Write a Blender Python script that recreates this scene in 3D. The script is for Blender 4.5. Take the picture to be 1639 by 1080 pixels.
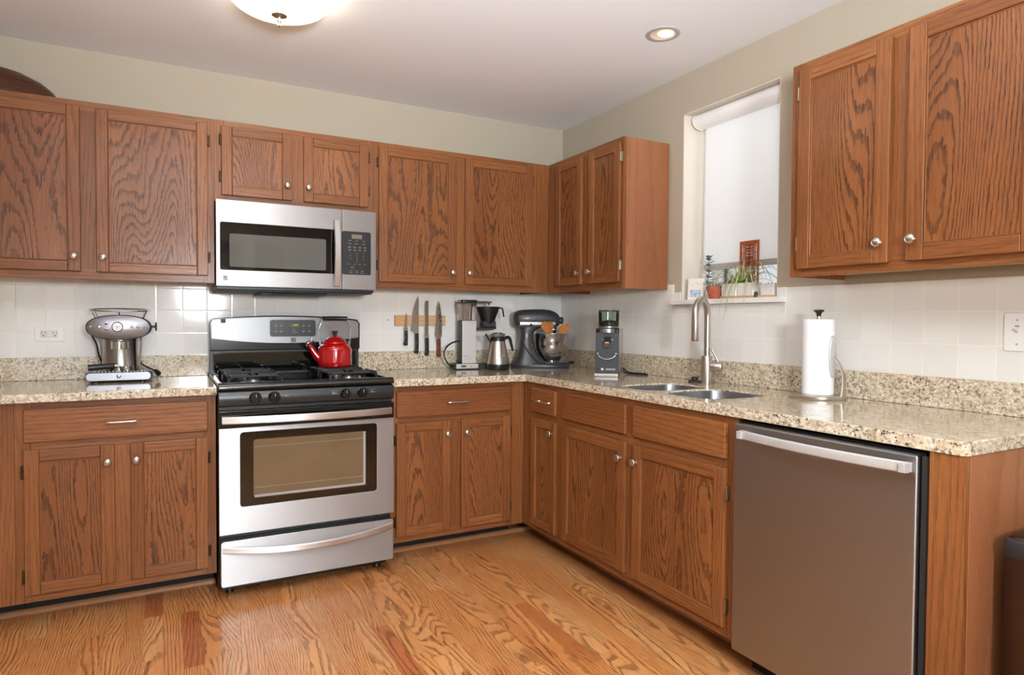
import bpy, bmesh, math, random
from mathutils import Vector, Matrix
random.seed(7)
PI = math.pi
S = bpy.context.scene
COL = S.collection
for o in list(bpy.data.objects):
    bpy.data.objects.remove(o)

def lin(c):
    return tuple(((v/255.0)/12.92 if v/255.0 <= .04045 else ((v/255.0+.055)/1.055)**2.4) for v in c)

# ---------------------------------------------------------------- camera
cam = bpy.data.cameras.new('camera'); camo = bpy.data.objects.new('camera', cam); COL.objects.link(camo)
yw, pt, rl = math.radians(-28.2887), math.radians(-1.4953), math.radians(.3465)
fwd = Vector((math.sin(-yw)*math.cos(pt), math.cos(yw)*math.cos(pt), math.sin(pt)))
rt = Vector((math.cos(yw), math.sin(yw), 0)); up = rt.cross(fwd)
r2 = rt*math.cos(rl)+up*math.sin(rl); u2 = -rt*math.sin(rl)+up*math.cos(rl)
M = Matrix((( r2.x, u2.x, -fwd.x, -2.3523), (r2.y, u2.y, -fwd.y, -3.6764), (r2.z, u2.z, -fwd.z, 1.2068), (0, 0, 0, 1)))
camo.matrix_world = M
cam.sensor_width = 36; cam.lens = 1040.7247/1639*36; cam.clip_start = .05
S.camera = camo
# ---------------------------------------------------------------- world, exposure, large lights
S.view_settings.view_transform = 'Standard'; S.view_settings.look = 'None'
S.view_settings.gamma = 1; S.view_settings.use_curve_mapping = False
S.view_settings.exposure = 0.2
W = bpy.data.worlds.new('world'); S.world = W; W.use_nodes = True
W.node_tree.nodes['Background'].inputs[0].default_value = (.93, .97, 1.0, 1)
W.node_tree.nodes['Background'].inputs[1].default_value = .8
LAMP_NEAR = 8.5      # radiance of the glass bowl in view
FILL_REAR = 3.0      # radiance of the added fill panel behind the camera
def area_light(name, loc, target, sx, sy, power, col=(1, 1, 1)):
    l = bpy.data.lights.new(name, 'AREA'); l.shape = 'RECTANGLE'; l.size = sx; l.size_y = sy
    l.energy = power; l.color = col
    o = bpy.data.objects.new(name, l); COL.objects.link(o); o.location = loc
    d = Vector(target)-Vector(loc); o.rotation_euler = d.to_track_quat('-Z', 'Y').to_euler()
    return o
# daylight outside the window in view; added fill at the rear
area_light('daylight', (.75, -1.43, 1.9), (.1, -1.43, 1.75), 1.0, 1.2, 10, (.97, .98, 1))
area_light('daylight', (-3.0, -5.45, 1.35), (-2.9, -4.0, 1.1), 1.7, 2.0, 18, (1, 1, 1))  # fill light added behind the invented rear door, brightens the steel

# strobe head on a stand beside the camera, aimed at the ceiling
bf = area_light('bounce_flash', (-2.3, -3.95, 1.5), (-2.1, -3.45, 2.46), .35, .35, 125, (.90, .95, 1)); bf.data.spread = math.radians(120)
# umbrella beside the camera
uf = area_light('umbrella_flash', (-1.95, -4.6, 1.47), (-.9, 0, 1.3), .3, .3, 22, (.90, .95, 1)); uf.data.spread = math.radians(95)

# ---------------------------------------------------------------- materials
def nt(name):
    m = bpy.data.materials.new(name); m.use_nodes = True
    n = m.node_tree; b = n.nodes['Principled BSDF']
    return m, n, b
def nd(n, t, **k):
    x = n.nodes.new(t)
    for a, v in k.items(): setattr(x, a, v)
    return x
def mth(n, op, a, b=None, c=None):
    x = n.nodes.new('ShaderNodeMath'); x.operation = op
    for i, v in enumerate((a, b, c)):
        if v is None: continue
        if isinstance(v, (int, float)): x.inputs[i].default_value = v
        else: n.links.new(v, x.inputs[i])
    return x.outputs[0]
def vmul(n, v, s):
    x = n.nodes.new('ShaderNodeVectorMath'); x.operation = 'MULTIPLY'
    n.links.new(v, x.inputs[0]); x.inputs[1].default_value = s; return x.outputs[0]
def noise(n, v, scale, detail=2, rough=.5, dist=0, out=0):
    x = n.nodes.new('ShaderNodeTexNoise'); n.links.new(v, x.inputs['Vector'])
    x.inputs['Scale'].default_value = scale; x.inputs['Detail'].default_value = detail
    x.inputs['Roughness'].default_value = rough; x.inputs['Distortion'].default_value = dist
    return x.outputs[out]
def ramp(n, f, stops, interp='LINEAR'):
    x = n.nodes.new('ShaderNodeValToRGB'); x.color_ramp.interpolation = interp
    e = x.color_ramp.elements
    while len(e) < len(stops): e.new(.5)
    for q, (p, c) in zip(e, stops):
        q.position = p; q.color = (*lin(c), 1) if not isinstance(c, (int, float)) else (c, c, c, 1)
    n.links.new(f, x.inputs[0]); return x.outputs[0]
def mix(n, f, a, b, mode='MIX'):
    x = n.nodes.new('ShaderNodeMix'); x.data_type = 'RGBA'; x.blend_type = mode
    for s, v in ((0, f), (6, a), (7, b)):
        if isinstance(v, (int, float)): x.inputs[s].default_value = v
        elif isinstance(v, tuple): x.inputs[s].default_value = (*v, 1)
        else: n.links.new(v, x.inputs[s])
    return x.outputs[2]
def bump(n, b, h, strength=.2, dist=.002):
    x = n.nodes.new('ShaderNodeBump'); n.links.new(h, x.inputs['Height'])
    x.inputs['Strength'].default_value = strength; x.inputs['Distance'].default_value = dist
    n.links.new(x.outputs[0], b.inputs['Normal'])

def plain(name, c, rough=.5, metal=0, coat=0, spec=.5, noise_amt=.04, nscale=30, emit=0):
    m, n, b = nt(name)
    tc = nd(n, 'ShaderNodeTexCoord').outputs['Object']
    f = noise(n, tc, nscale, 3)
    l = lin(c)
    col = mix(n, f, tuple(v*(1-noise_amt) for v in l), tuple(min(1, v*(1+noise_amt)) for v in l))
    n.links.new(col, b.inputs['Base Color'])
    b.inputs['Roughness'].default_value = rough; b.inputs['Metallic'].default_value = metal
    b.inputs['Coat Weight'].default_value = coat; b.inputs['Specular IOR Level'].default_value = spec
    if emit:
        b.inputs['Emission Color'].default_value = (*l, 1); b.inputs['Emission Strength'].default_value = emit
    return m

def wood(name, c_light, c_mid, c_dark, k=9.0, sc=3.2, stretch=.22, linear=0., zig=.35, rough=.34, coat=.25, pore=.5, amp=1.0, tint=None):
    """flat sawn oak: growth rings as contour lines of a stretched field, with open pores"""
    m, n, b = nt(name)
    at = nd(n, 'ShaderNodeAttribute', attribute_name='gco').outputs['Vector']
    st = vmul(n, at, (1, 1, stretch))
    f = noise(n, st, sc, 1.5, .45, .15)
    z = noise(n, vmul(n, at, (1, 1, .45)), 60, 2.5, .6)
    z = mth(n, 'MULTIPLY', mth(n, 'SUBTRACT', z, .5), zig)
    sx = nd(n, 'ShaderNodeSeparateXYZ'); n.links.new(at, sx.inputs[0])
    v = mth(n, 'MULTIPLY', f, k)
    if linear: v = mth(n, 'ADD', v, mth(n, 'MULTIPLY', sx.outputs[0], linear))
    v = mth(n, 'ADD', v, z)
    fr = mth(n, 'FRACT', v)
    ringf = ramp(n, fr, [(0, .1), (.05, 1), (.3, .8), (.42, .15), (1, 0)])
    po = noise(n, vmul(n, at, (1, 1, .045)), 260, 2, .6)
    pof = ramp(n, po, [(.38, 1), (.52, 0)])
    broad = noise(n, vmul(n, at, (1, 1, .3)), 2.2, 2)
    base = mix(n, ramp(n, broad, [(.3, 0), (.7, 1)]), lin(c_mid), lin(c_light))
    ringd = mth(n, 'MULTIPLY', ringf, mth(n, 'ADD', .55, mth(n, 'MULTIPLY', pof, .45)))
    col = mix(n, mth(n, 'MULTIPLY', ringd, amp), base, lin(c_dark))
    col = mix(n, mth(n, 'MULTIPLY', pof, pore*.5), col, lin(c_dark))
    n.links.new(col, b.inputs['Base Color'])
    b.inputs['Roughness'].default_value = rough
    n.links.new(mth(n, 'ADD', rough, mth(n, 'MULTIPLY', ringf, .14)), b.inputs['Roughness'])
    b.inputs['Coat Weight'].default_value = coat*.9; b.inputs['Coat Roughness'].default_value = .25; b.inputs['Specular IOR Level'].default_value = .25
    h = mth(n, 'ADD', mth(n, 'MULTIPLY', pof, -1), mth(n, 'MULTIPLY', ringf, -.8))
    bump(n, b, h, .25, .0008)
    return m

def mk_floor():
    m, n, b = nt('oak_strip_floor')
    co = nd(n, 'ShaderNodeTexCoord').outputs['Object']
    sx = nd(n, 'ShaderNodeSeparateXYZ'); n.links.new(co, sx.inputs[0])
    WID = .0655
    rx = mth(n, 'DIVIDE', sx.outputs[0], WID); row = mth(n, 'FLOOR', rx)
    wn = nd(n, 'ShaderNodeTexWhiteNoise', noise_dimensions='1D'); n.links.new(row, wn.inputs['W'])
    ln = mth(n, 'ADD', .36, mth(n, 'MULTIPLY', wn.outputs[0], .22))
    ry = mth(n, 'DIVIDE', mth(n, 'ADD', sx.outputs[1], mth(n, 'MULTIPLY', wn.outputs[0], 37.3)), ln)
    idx = mth(n, 'FLOOR', ry)
    cb = nd(n, 'ShaderNodeCombineXYZ'); n.links.new(row, cb.inputs[0]); n.links.new(idx, cb.inputs[1])
    w2 = nd(n, 'ShaderNodeTexWhiteNoise', noise_dimensions='3D'); n.links.new(cb.outputs[0], w2.inputs['Vector'])
    rnd = w2.outputs[0]
    off = nd(n, 'ShaderNodeVectorMath', operation='MULTIPLY_ADD')
    n.links.new(w2.outputs[1], off.inputs[0]); off.inputs[1].default_value = (20, 20, 20); n.links.new(co, off.inputs[2])
    at = off.outputs[0]
    f = noise(n, vmul(n, at, (1, .2, 1)), 4.5, 1.5, .45, .2)
    z = mth(n, 'MULTIPLY', mth(n, 'SUBTRACT', noise(n, vmul(n, at, (1, .4, 1)), 60, 2, .6), .5), .7)
    s2 = nd(n, 'ShaderNodeSeparateXYZ'); n.links.new(at, s2.inputs[0])
    kk = mth(n, 'ADD', 12, mth(n, 'MULTIPLY', rnd, 22))
    v = mth(n, 'ADD', mth(n, 'MULTIPLY', f, kk), z)
    v = mth(n, 'ADD', v, mth(n, 'MULTIPLY', s2.outputs[0], mth(n, 'ADD', 15, mth(n, 'MULTIPLY', wn.outputs[0], 120))))
    fr = mth(n, 'FRACT', v)
    ringf = ramp(n, fr, [(0, .2), (.06, 1), (.32, .95), (.44, .08), (1, 0)])
    po = ramp(n, noise(n, vmul(n, at, (1, .05, 1)), 250, 2, .6), [(.36, 1), (.52, 0)])
    base = ramp(n, rnd, [(0, (204, 136, 79)), (.3, (212, 146, 87)), (.5, (202, 133, 74)), (.68, (208, 145, 88)), (.84, (215, 157, 100)), (.95, (188, 114, 64)), (1, (174, 96, 56))])
    ringd = mth(n, 'MULTIPLY', ringf, mth(n, 'ADD', .45, mth(n, 'MULTIPLY', po, .5)))
    col = mix(n, mth(n, 'MULTIPLY', ringd, 1.0), base, lin((92, 48, 22)))
    col = mix(n, mth(n, 'MULTIPLY', po, .22), col, lin((120, 66, 32)))
    fx = mth(n, 'FRACT', rx); fy = mth(n, 'FRACT', ry)
    ex = mth(n, 'MINIMUM', fx, mth(n, 'SUBTRACT', 1, fx)); ey = mth(n, 'MULTIPLY', mth(n, 'MINIMUM', fy, mth(n, 'SUBTRACT', 1, fy)), 6)
    e = mth(n, 'MINIMUM', ex, ey)
    seam = ramp(n, e, [(0, 1), (.013, 0)])
    col = mix(n, mth(n, 'MULTIPLY', seam, .55), col, lin((70, 38, 18)))
    n.links.new(col, b.inputs['Base Color'])
    n.links.new(mth(n, 'ADD', .25, mth(n, 'MULTIPLY', ringf, .1)), b.inputs['Roughness'])
    b.inputs['Coat Weight'].default_value = .3; b.inputs['Coat Roughness'].default_value = .18
    bump(n, b, mth(n, 'ADD', mth(n, 'MULTIPLY', seam, -1), mth(n, 'MULTIPLY', ringf, -.3)), .2, .0008)
    return m

def mk_granite(name):
    m, n, b = nt(name)
    co = nd(n, 'ShaderNodeTexCoord').outputs['Object']
    w = nd(n, 'ShaderNodeVectorMath', operation='MULTIPLY_ADD')
    n.links.new(noise(n, co, 30, 2, out=1), w.inputs[0]); w.inputs[1].default_value = (.02, .02, .02); n.links.new(co, w.inputs[2])
    c2 = vmul(n, w.outputs[0], (1, .8, 1.1))
    cloud = noise(n, c2, 26, 3, .6)
    base = ramp(n, cloud, [(.3, (170, 155, 130)), (.45, (199, 186, 162)), (.6, (216, 206, 188)), (.75, (184, 171, 150))])
    tan = ramp(n, noise(n, c2, 95, 3, .6), [(.48, 0), (.58, 1)])
    col = mix(n, mth(n, 'MULTIPLY', tan, .6), base, lin((176, 146, 104)))
    grey = ramp(n, noise(n, c2, 75, 4, .65), [(.54, 0), (.60, 1)])
    col = mix(n, mth(n, 'MULTIPLY', grey, .8), col, lin((122, 112, 98)))
    wh = ramp(n, noise(n, vmul(n, c2, (1.1, 1, 1)), 120, 2, .5), [(.6, 0), (.68, 1)])
    col = mix(n, mth(n, 'MULTIPLY', wh, .7), col, lin((240, 234, 222)))
    dk = ramp(n, noise(n, vmul(n, c2, (1, 1.1, .9)), 100, 4, .7), [(.56, 0), (.60, 1)])
    dens = ramp(n, noise(n, c2, 9, 2), [(.38, .25), (.58, 1)])
    col = mix(n, mth(n, 'MULTIPLY', dk, dens), col, lin((66, 54, 44)))
    vo = nd(n, 'ShaderNodeTexVoronoi'); n.links.new(co, vo.inputs['Vector']); vo.inputs['Scale'].default_value = 60
    wv = nd(n, 'ShaderNodeSeparateXYZ'); n.links.new(vo.outputs['Color'], wv.inputs[0])
    gar = mth(n, 'MULTIPLY', ramp(n, vo.outputs['Distance'], [(.16, 1), (.24, 0)]), mth(n, 'GREATER_THAN', wv.outputs[0], .8))
    col = mix(n, gar, col, lin((96, 50, 30)))
    n.links.new(col, b.inputs['Base Color'])
    b.inputs['Roughness'].default_value = .12; b.inputs['Coat Weight'].default_value = .35; b.inputs['Coat Roughness'].default_value = .04
    return m

def mk_tile(name, ax, off_a, pitch_a, off_z, pitch_z):
    m, n, b = nt(name)
    g = nd(n, 'ShaderNodeNewGeometry').outputs['Position']
    sx = nd(n, 'ShaderNodeSeparateXYZ'); n.links.new(g, sx.inputs[0])
    a = mth(n, 'DIVIDE', mth(n, 'SUBTRACT', sx.outputs[ax], off_a), pitch_a)
    z = mth(n, 'DIVIDE', mth(n, 'SUBTRACT', sx.outputs[2], off_z), pitch_z)
    fa = mth(n, 'FRACT', a); fz = mth(n, 'FRACT', z)
    ea = mth(n, 'MINIMUM', fa, mth(n, 'SUBTRACT', 1, fa)); ez = mth(n, 'MINIMUM', fz, mth(n, 'SUBTRACT', 1, fz))
    e = mth(n, 'MINIMUM', ea, ez)
    gr = ramp(n, e, [(.010, 1), (.018, 0)])
    cb = nd(n, 'ShaderNodeCombineXYZ'); n.links.new(mth(n, 'FLOOR', a), cb.inputs[0]); n.links.new(mth(n, 'FLOOR', z), cb.inputs[1])
    wn = nd(n, 'ShaderNodeTexWhiteNoise', noise_dimensions='3D'); n.links.new(cb.outputs[0], wn.inputs['Vector'])
    base = mix(n, wn.outputs[0], lin((225, 223, 218)), lin((232, 230, 226)))
    n.links.new(mix(n, gr, base, lin((236, 231, 220))), b.inputs['Base Color'])
    n.links.new(mth(n, 'ADD', .09, mth(n, 'MULTIPLY', gr, .5)), b.inputs['Roughness'])
    edge = ramp(n, e, [(.0, 0), (.045, 1)])
    wav = noise(n, g, 9, 1)
    wa2 = noise(n, g, 55, 2)
    h = mth(n, 'ADD', edge, mth(n, 'ADD', mth(n, 'MULTIPLY', wav, 1.2), mth(n, 'MULTIPLY', wa2, .25)))
    bump(n, b, h, .22, .0008)
    return m

def mk_steel(name, c=(190, 187, 182), rough=.26, ax=0, var=.06, aniso=0):
    m, n, b = nt(name)
    co = nd(n, 'ShaderNodeTexCoord').outputs['Object']
    sc = [900, 900, 900]; sc[ax] = 6
    f = noise(n, vmul(n, co, tuple(sc)), 1, 2, .6)
    big = noise(n, co, 5, 2)
    b.inputs['Metallic'].default_value = 1
    l = lin(c)
    n.links.new(mix(n, f, tuple(v*.93 for v in l), tuple(min(1, v*1.05) for v in l)), b.inputs['Base Color'])
    n.links.new(mth(n, 'ADD', rough-var/2, mth(n, 'ADD', mth(n, 'MULTIPLY', f, var), mth(n, 'MULTIPLY', big, var))), b.inputs['Roughness'])
    bump(n, b, f, .02, .0002)
    if aniso:      # brushed along the horizontal: reflections smear vertically
        b.inputs['Anisotropic'].default_value = aniso
        t = nd(n, 'ShaderNodeCombineXYZ'); t.inputs[2].default_value = 1
        n.links.new(t.outputs[0], b.inputs['Tangent'])
    return m

def mk_glass(name, c=(255, 255, 255), rough=0.0, ior=1.45, alpha=None):
    """thin clear pane: transparent plus a glossy film"""
    m, n, b = nt(name)
    n.nodes.remove(b); out = n.nodes['Material Output']
    tr = nd(n, 'ShaderNodeBsdfTransparent'); tr.inputs[0].default_value = (*lin(c), 1)
    gl = nd(n, 'ShaderNodeBsdfGlossy'); gl.inputs['Roughness'].default_value = .02+rough
    fr = nd(n, 'ShaderNodeFresnel'); fr.inputs[0].default_value = ior
    mx = nd(n, 'ShaderNodeMixShader'); n.links.new(fr.outputs[0], mx.inputs[0])
    n.links.new(tr.outputs[0], mx.inputs[1]); n.links.new(gl.outputs[0], mx.inputs[2]); n.links.new(mx.outputs[0], out.inputs[0])
    return m

M_ = {}
M_['floor'] = mk_floor()
M_['granite'] = mk_granite('granite')
M_['tile_b'] = mk_tile('tile_back', 0, -2.714, .1131, 1.0265, .1105)
M_['tile_r'] = mk_tile('tile_right', 1, -1.7855, .1138, 1.0245, .1105)
UP = dict(c_light=(145, 91, 50), c_mid=(119, 70, 35), c_dark=(52, 27, 12))
LO = UP
M_['up_panel'] = wood('upper_oak_panel', **UP, k=42, sc=2.5, stretch=.26, linear=10, zig=1.1, rough=.3, coat=.3)
M_['up_frame'] = wood('upper_oak_frame', **UP, k=9, sc=5, stretch=.1, linear=55, zig=.5, rough=.34, amp=.42)
M_['rt_panel'] = wood('upper_oak_panel_right', **UP, k=64, sc=2.0, stretch=.2, linear=60, zig=.8, rough=.34)
M_['rt_frame'] = wood('upper_oak_frame_right', **UP, k=9, sc=5, stretch=.1, linear=60, zig=.5, rough=.36, amp=.42)
M_['lo_panel'] = wood('base_oak_panel', **LO, k=46, sc=2.6, stretch=.22, linear=18, zig=1.0, rough=.36)
M_['lo_frame'] = wood('base_oak_frame', **LO, k=9, sc=5, stretch=.1, linear=55, zig=.5, rough=.38, amp=.45)
M_['end'] = wood('veneer_end', c_light=(156, 102, 66), c_mid=(142, 88, 56), c_dark=(108, 62, 38), k=14, sc=2.2, stretch=.1, linear=4, zig=.4, rough=.36, amp=.32, pore=.4)
M_['shoe'] = wood('shoe_oak', c_light=(190, 140, 98), c_mid=(176, 124, 84), c_dark=(130, 82, 52), k=3, sc=4, stretch=.1, linear=30, rough=.45, amp=.4)
M_['light_wood'] = wood('light_wood', c_light=(214, 172, 128), c_mid=(202, 158, 114), c_dark=(170, 122, 84), k=3, sc=5, stretch=.1, linear=40, rough=.5, amp=.4, coat=0)
M_['spoon'] = wood('utensil_wood', c_light=(196, 132, 76), c_mid=(180, 114, 60), c_dark=(128, 74, 36), k=3, sc=5, stretch=.1, linear=60, rough=.5, amp=.5, coat=0)
M_['carved'] = wood('carved_wood', c_light=(186, 100, 56), c_mid=(168, 84, 44), c_dark=(120, 54, 26), k=3, sc=5, stretch=.1, linear=60, rough=.5, amp=.4, coat=0)
M_['dark_wood'] = wood('dark_wood', c_light=(92, 52, 34), c_mid=(70, 38, 24), c_dark=(40, 22, 14), k=3, sc=3, stretch=.2, linear=20, rough=.25, amp=.5, coat=.4)
M_['knife_wood'] = wood('rosewood', c_light=(132, 60, 42), c_mid=(110, 46, 32), c_dark=(66, 26, 18), k=3, sc=5, stretch=.1, linear=80, rough=.4, amp=.5)
M_['plywood'] = plain('cabinet_underside', (196, 158, 100), .6)
M_['wall'] = plain('beige_wall_paint', (175, 165, 147), .75, spec=.25, noise_amt=.015, nscale=60)
M_['ceiling'] = plain('ceiling_paint', (230, 231, 233), .85, spec=.2, noise_amt=.015, nscale=60)
M_['reveal'] = plain('lit_reveal_paint', (218, 208, 194), .7, spec=.3, noise_amt=.01)  # cream paint lightened, light from the window put into its tone
M_['white'] = plain('white_paint', (232, 230, 226), .4, noise_amt=.01)
M_['white_pl'] = plain('white_plastic', (236, 236, 236), .3, noise_amt=.01)
M_['ceramic'] = plain('white_ceramic', (232, 230, 226), .15, coat=.3, noise_amt=.01)
M_['black'] = plain('black_enamel', (12, 12, 13), .16, coat=.4)
M_['black_matte'] = plain('black_iron', (26, 26, 27), .5)
M_['black_pl'] = plain('black_plastic', (20, 20, 21), .35)
M_['black_glass'] = plain('black_glass', (10, 9, 9), .05, coat=.5)
M_['panel_blk'] = plain('control_panel_black', (20, 20, 21), .32)
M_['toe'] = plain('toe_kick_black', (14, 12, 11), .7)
M_['steel'] = mk_steel('brushed_steel', (182, 183, 184), .46, 0, .05, .88)
M_['steel_y'] = mk_steel('brushed_steel_side', (166, 168, 172), .38, 1, .03, .8)
M_['steel_z'] = mk_steel('brushed_steel_vertical', (196, 190, 184), .24, 2)
M_['handle'] = mk_steel('handle_steel', (212, 209, 206), .36, 0, .04, .85)
M_['nickel'] = mk_steel('satin_nickel', (200, 192, 182), .27, 2)
M_['chrome'] = plain('chrome', (205, 205, 206), .08, metal=1, noise_amt=.01)
M_['chrome_s'] = plain('polished_steel', (168, 166, 166), .2, metal=1, noise_amt=.05, nscale=14)
M_['bronze'] = plain('bronze_hinge', (84, 70, 54), .35, metal=1)
M_['bronze_l'] = plain('pale_hinge', (150, 138, 116), .35, metal=1)
M_['red'] = plain('red_enamel', (168, 11, 16), .1, coat=.8, noise_amt=.05, nscale=6)
M_['dk_red'] = plain('dark_red_enamel', (96, 8, 14), .15, coat=.6)
M_['brown_pl'] = plain('dark_brown_plastic', (52, 34, 28), .4)
M_['grey_mix'] = plain('charcoal_enamel', (50, 50, 53), .42, coat=.1, noise_amt=.06, nscale=300)
M_['grey_grind'] = plain('slate_grey_coating', (50, 52, 58), .5, noise_amt=.08, nscale=200)
M_['text_w'] = plain('white_print', (225, 225, 225), .5)
M_['text_g'] = plain('grey_print', (150, 150, 152), .5)
M_['text_d'] = plain('dark_print', (40, 40, 44), .5)
M_['lcd'] = plain('green_display', (88, 104, 60), .2)
M_['lcd2'] = plain('grey_display', (120, 114, 100), .2)
M_['digits'] = plain('green_digits', (150, 190, 70), .4, emit=.6)
M_['amber'] = plain('amber_switch', (190, 92, 40), .3)
M_['redled'] = plain('red_lamp', (150, 20, 24), .15)
M_['dial'] = plain('white_dial', (232, 234, 240), .4)
M_['paper'] = plain('paper_towel', (240, 240, 241), .9, noise_amt=.02, nscale=250)
M_['silver_pl'] = plain('silver_plastic', (190, 189, 187), .35, metal=.3)
M_['smoke'] = mk_glass('smoky_tank', (238, 232, 230), .05)
M_['green_gl'] = mk_glass('greenish_hopper', (216, 232, 224), .03)
M_['clear'] = mk_glass('window_glass', (250, 252, 252))
M_['beans'] = plain('coffee_beans', (44, 30, 24), .5, noise_amt=.6, nscale=180)
M_['grounds'] = plain('coffee_dust', (92, 62, 46), .8, noise_amt=.2)
M_['terra'] = plain('terracotta', (178, 92, 66), .8, noise_amt=.15, nscale=40)
M_['soil'] = plain('soil', (66, 48, 36), .9, noise_amt=.4, nscale=200)
M_['leaf'] = plain('pale_leaf', (168, 172, 124), .5, noise_amt=.25, nscale=30)
M_['leaf_g'] = plain('green_leaf', (122, 168, 62), .5, noise_amt=.2, nscale=30)
M_['leaf_d'] = plain('dusty_leaf', (138, 146, 118), .5, noise_amt=.2, nscale=30)
M_['succ'] = plain('blue_grey_succulent', (116, 136, 136), .55, noise_amt=.2, nscale=40)
M_['orange'] = plain('orange_ornament', (206, 110, 40), .5)
M_['cream'] = plain('cream_frame', (226, 218, 208), .5)
M_['trash'] = mk_steel('dark_steel', (86, 70, 62), .42, 2)
M_['steel_dull'] = mk_steel('worn_steel', (150, 152, 158), .34, 0)
M_['rear_wood'] = plain('brown_frame_wood', (96, 66, 50), .4)
M_['rubber'] = plain('black_rubber', (30, 28, 28), .6)
M_['side_dark'] = plain('oven_side_black', (8, 8, 8), .4)

def mk_blind():
    m, n, b = nt('blind_fabric'); out = n.nodes['Material Output']
    co = nd(n, 'ShaderNodeTexCoord').outputs['Object']
    f = noise(n, vmul(n, co, (1, 12, 220)), 4, 2)
    col = mix(n, f, lin((236, 236, 236)), lin((244, 244, 243)))
    tl = nd(n, 'ShaderNodeBsdfTranslucent'); n.links.new(col, tl.inputs[0])
    n.links.new(col, b.inputs['Base Color']); b.inputs['Roughness'].default_value = .9
    mx = nd(n, 'ShaderNodeMixShader'); mx.inputs[0].default_value = .5
    n.links.new(b.outputs[0], mx.inputs[1]); n.links.new(tl.outputs[0], mx.inputs[2]); n.links.new(mx.outputs[0], out.inputs[0])
    return m
M_['blind'] = mk_blind()
def mk_lamp(name, c, s):
    m, n, b = nt(name)
    b.inputs['Base Color'].default_value = (.85, .8, .7, 1); b.inputs['Roughness'].default_value = .3
    b.inputs['Emission Color'].default_value = (*c, 1); b.inputs['Emission Strength'].default_value = s
    return m
M_['lamp'] = mk_lamp('lamp_glass', (1, .86, .64), LAMP_NEAR)
M_['fill_rear'] = mk_lamp('fill_diffuser', (1, .97, .92), FILL_REAR)
M_['bulb'] = mk_lamp('warm_bulb', (1, .85, .66), .9)
def mk_photo(name, cols, scale):
    m, n, b = nt(name)
    co = nd(n, 'ShaderNodeTexCoord').outputs['Object']
    f = noise(n, co, scale, 3, .7)
    n.links.new(ramp(n, f, [(.35+.3*i/(len(cols)-1), c) for i, c in enumerate(cols)]), b.inputs['Base Color'])
    b.inputs['Roughness'].default_value = .3
    return m
M_['photo_a'] = mk_photo('small_photo_blue', [(60, 76, 110), (120, 150, 190), (200, 214, 226), (90, 90, 100)], 55)
M_['photo_b'] = mk_photo('small_photo_pale', [(206, 196, 186), (236, 232, 226), (180, 160, 150)], 60)
M_['photo_c'] = mk_photo('portrait_photo', [(30, 28, 30), (70, 60, 58), (206, 170, 150), (40, 44, 60)], 14)

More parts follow.
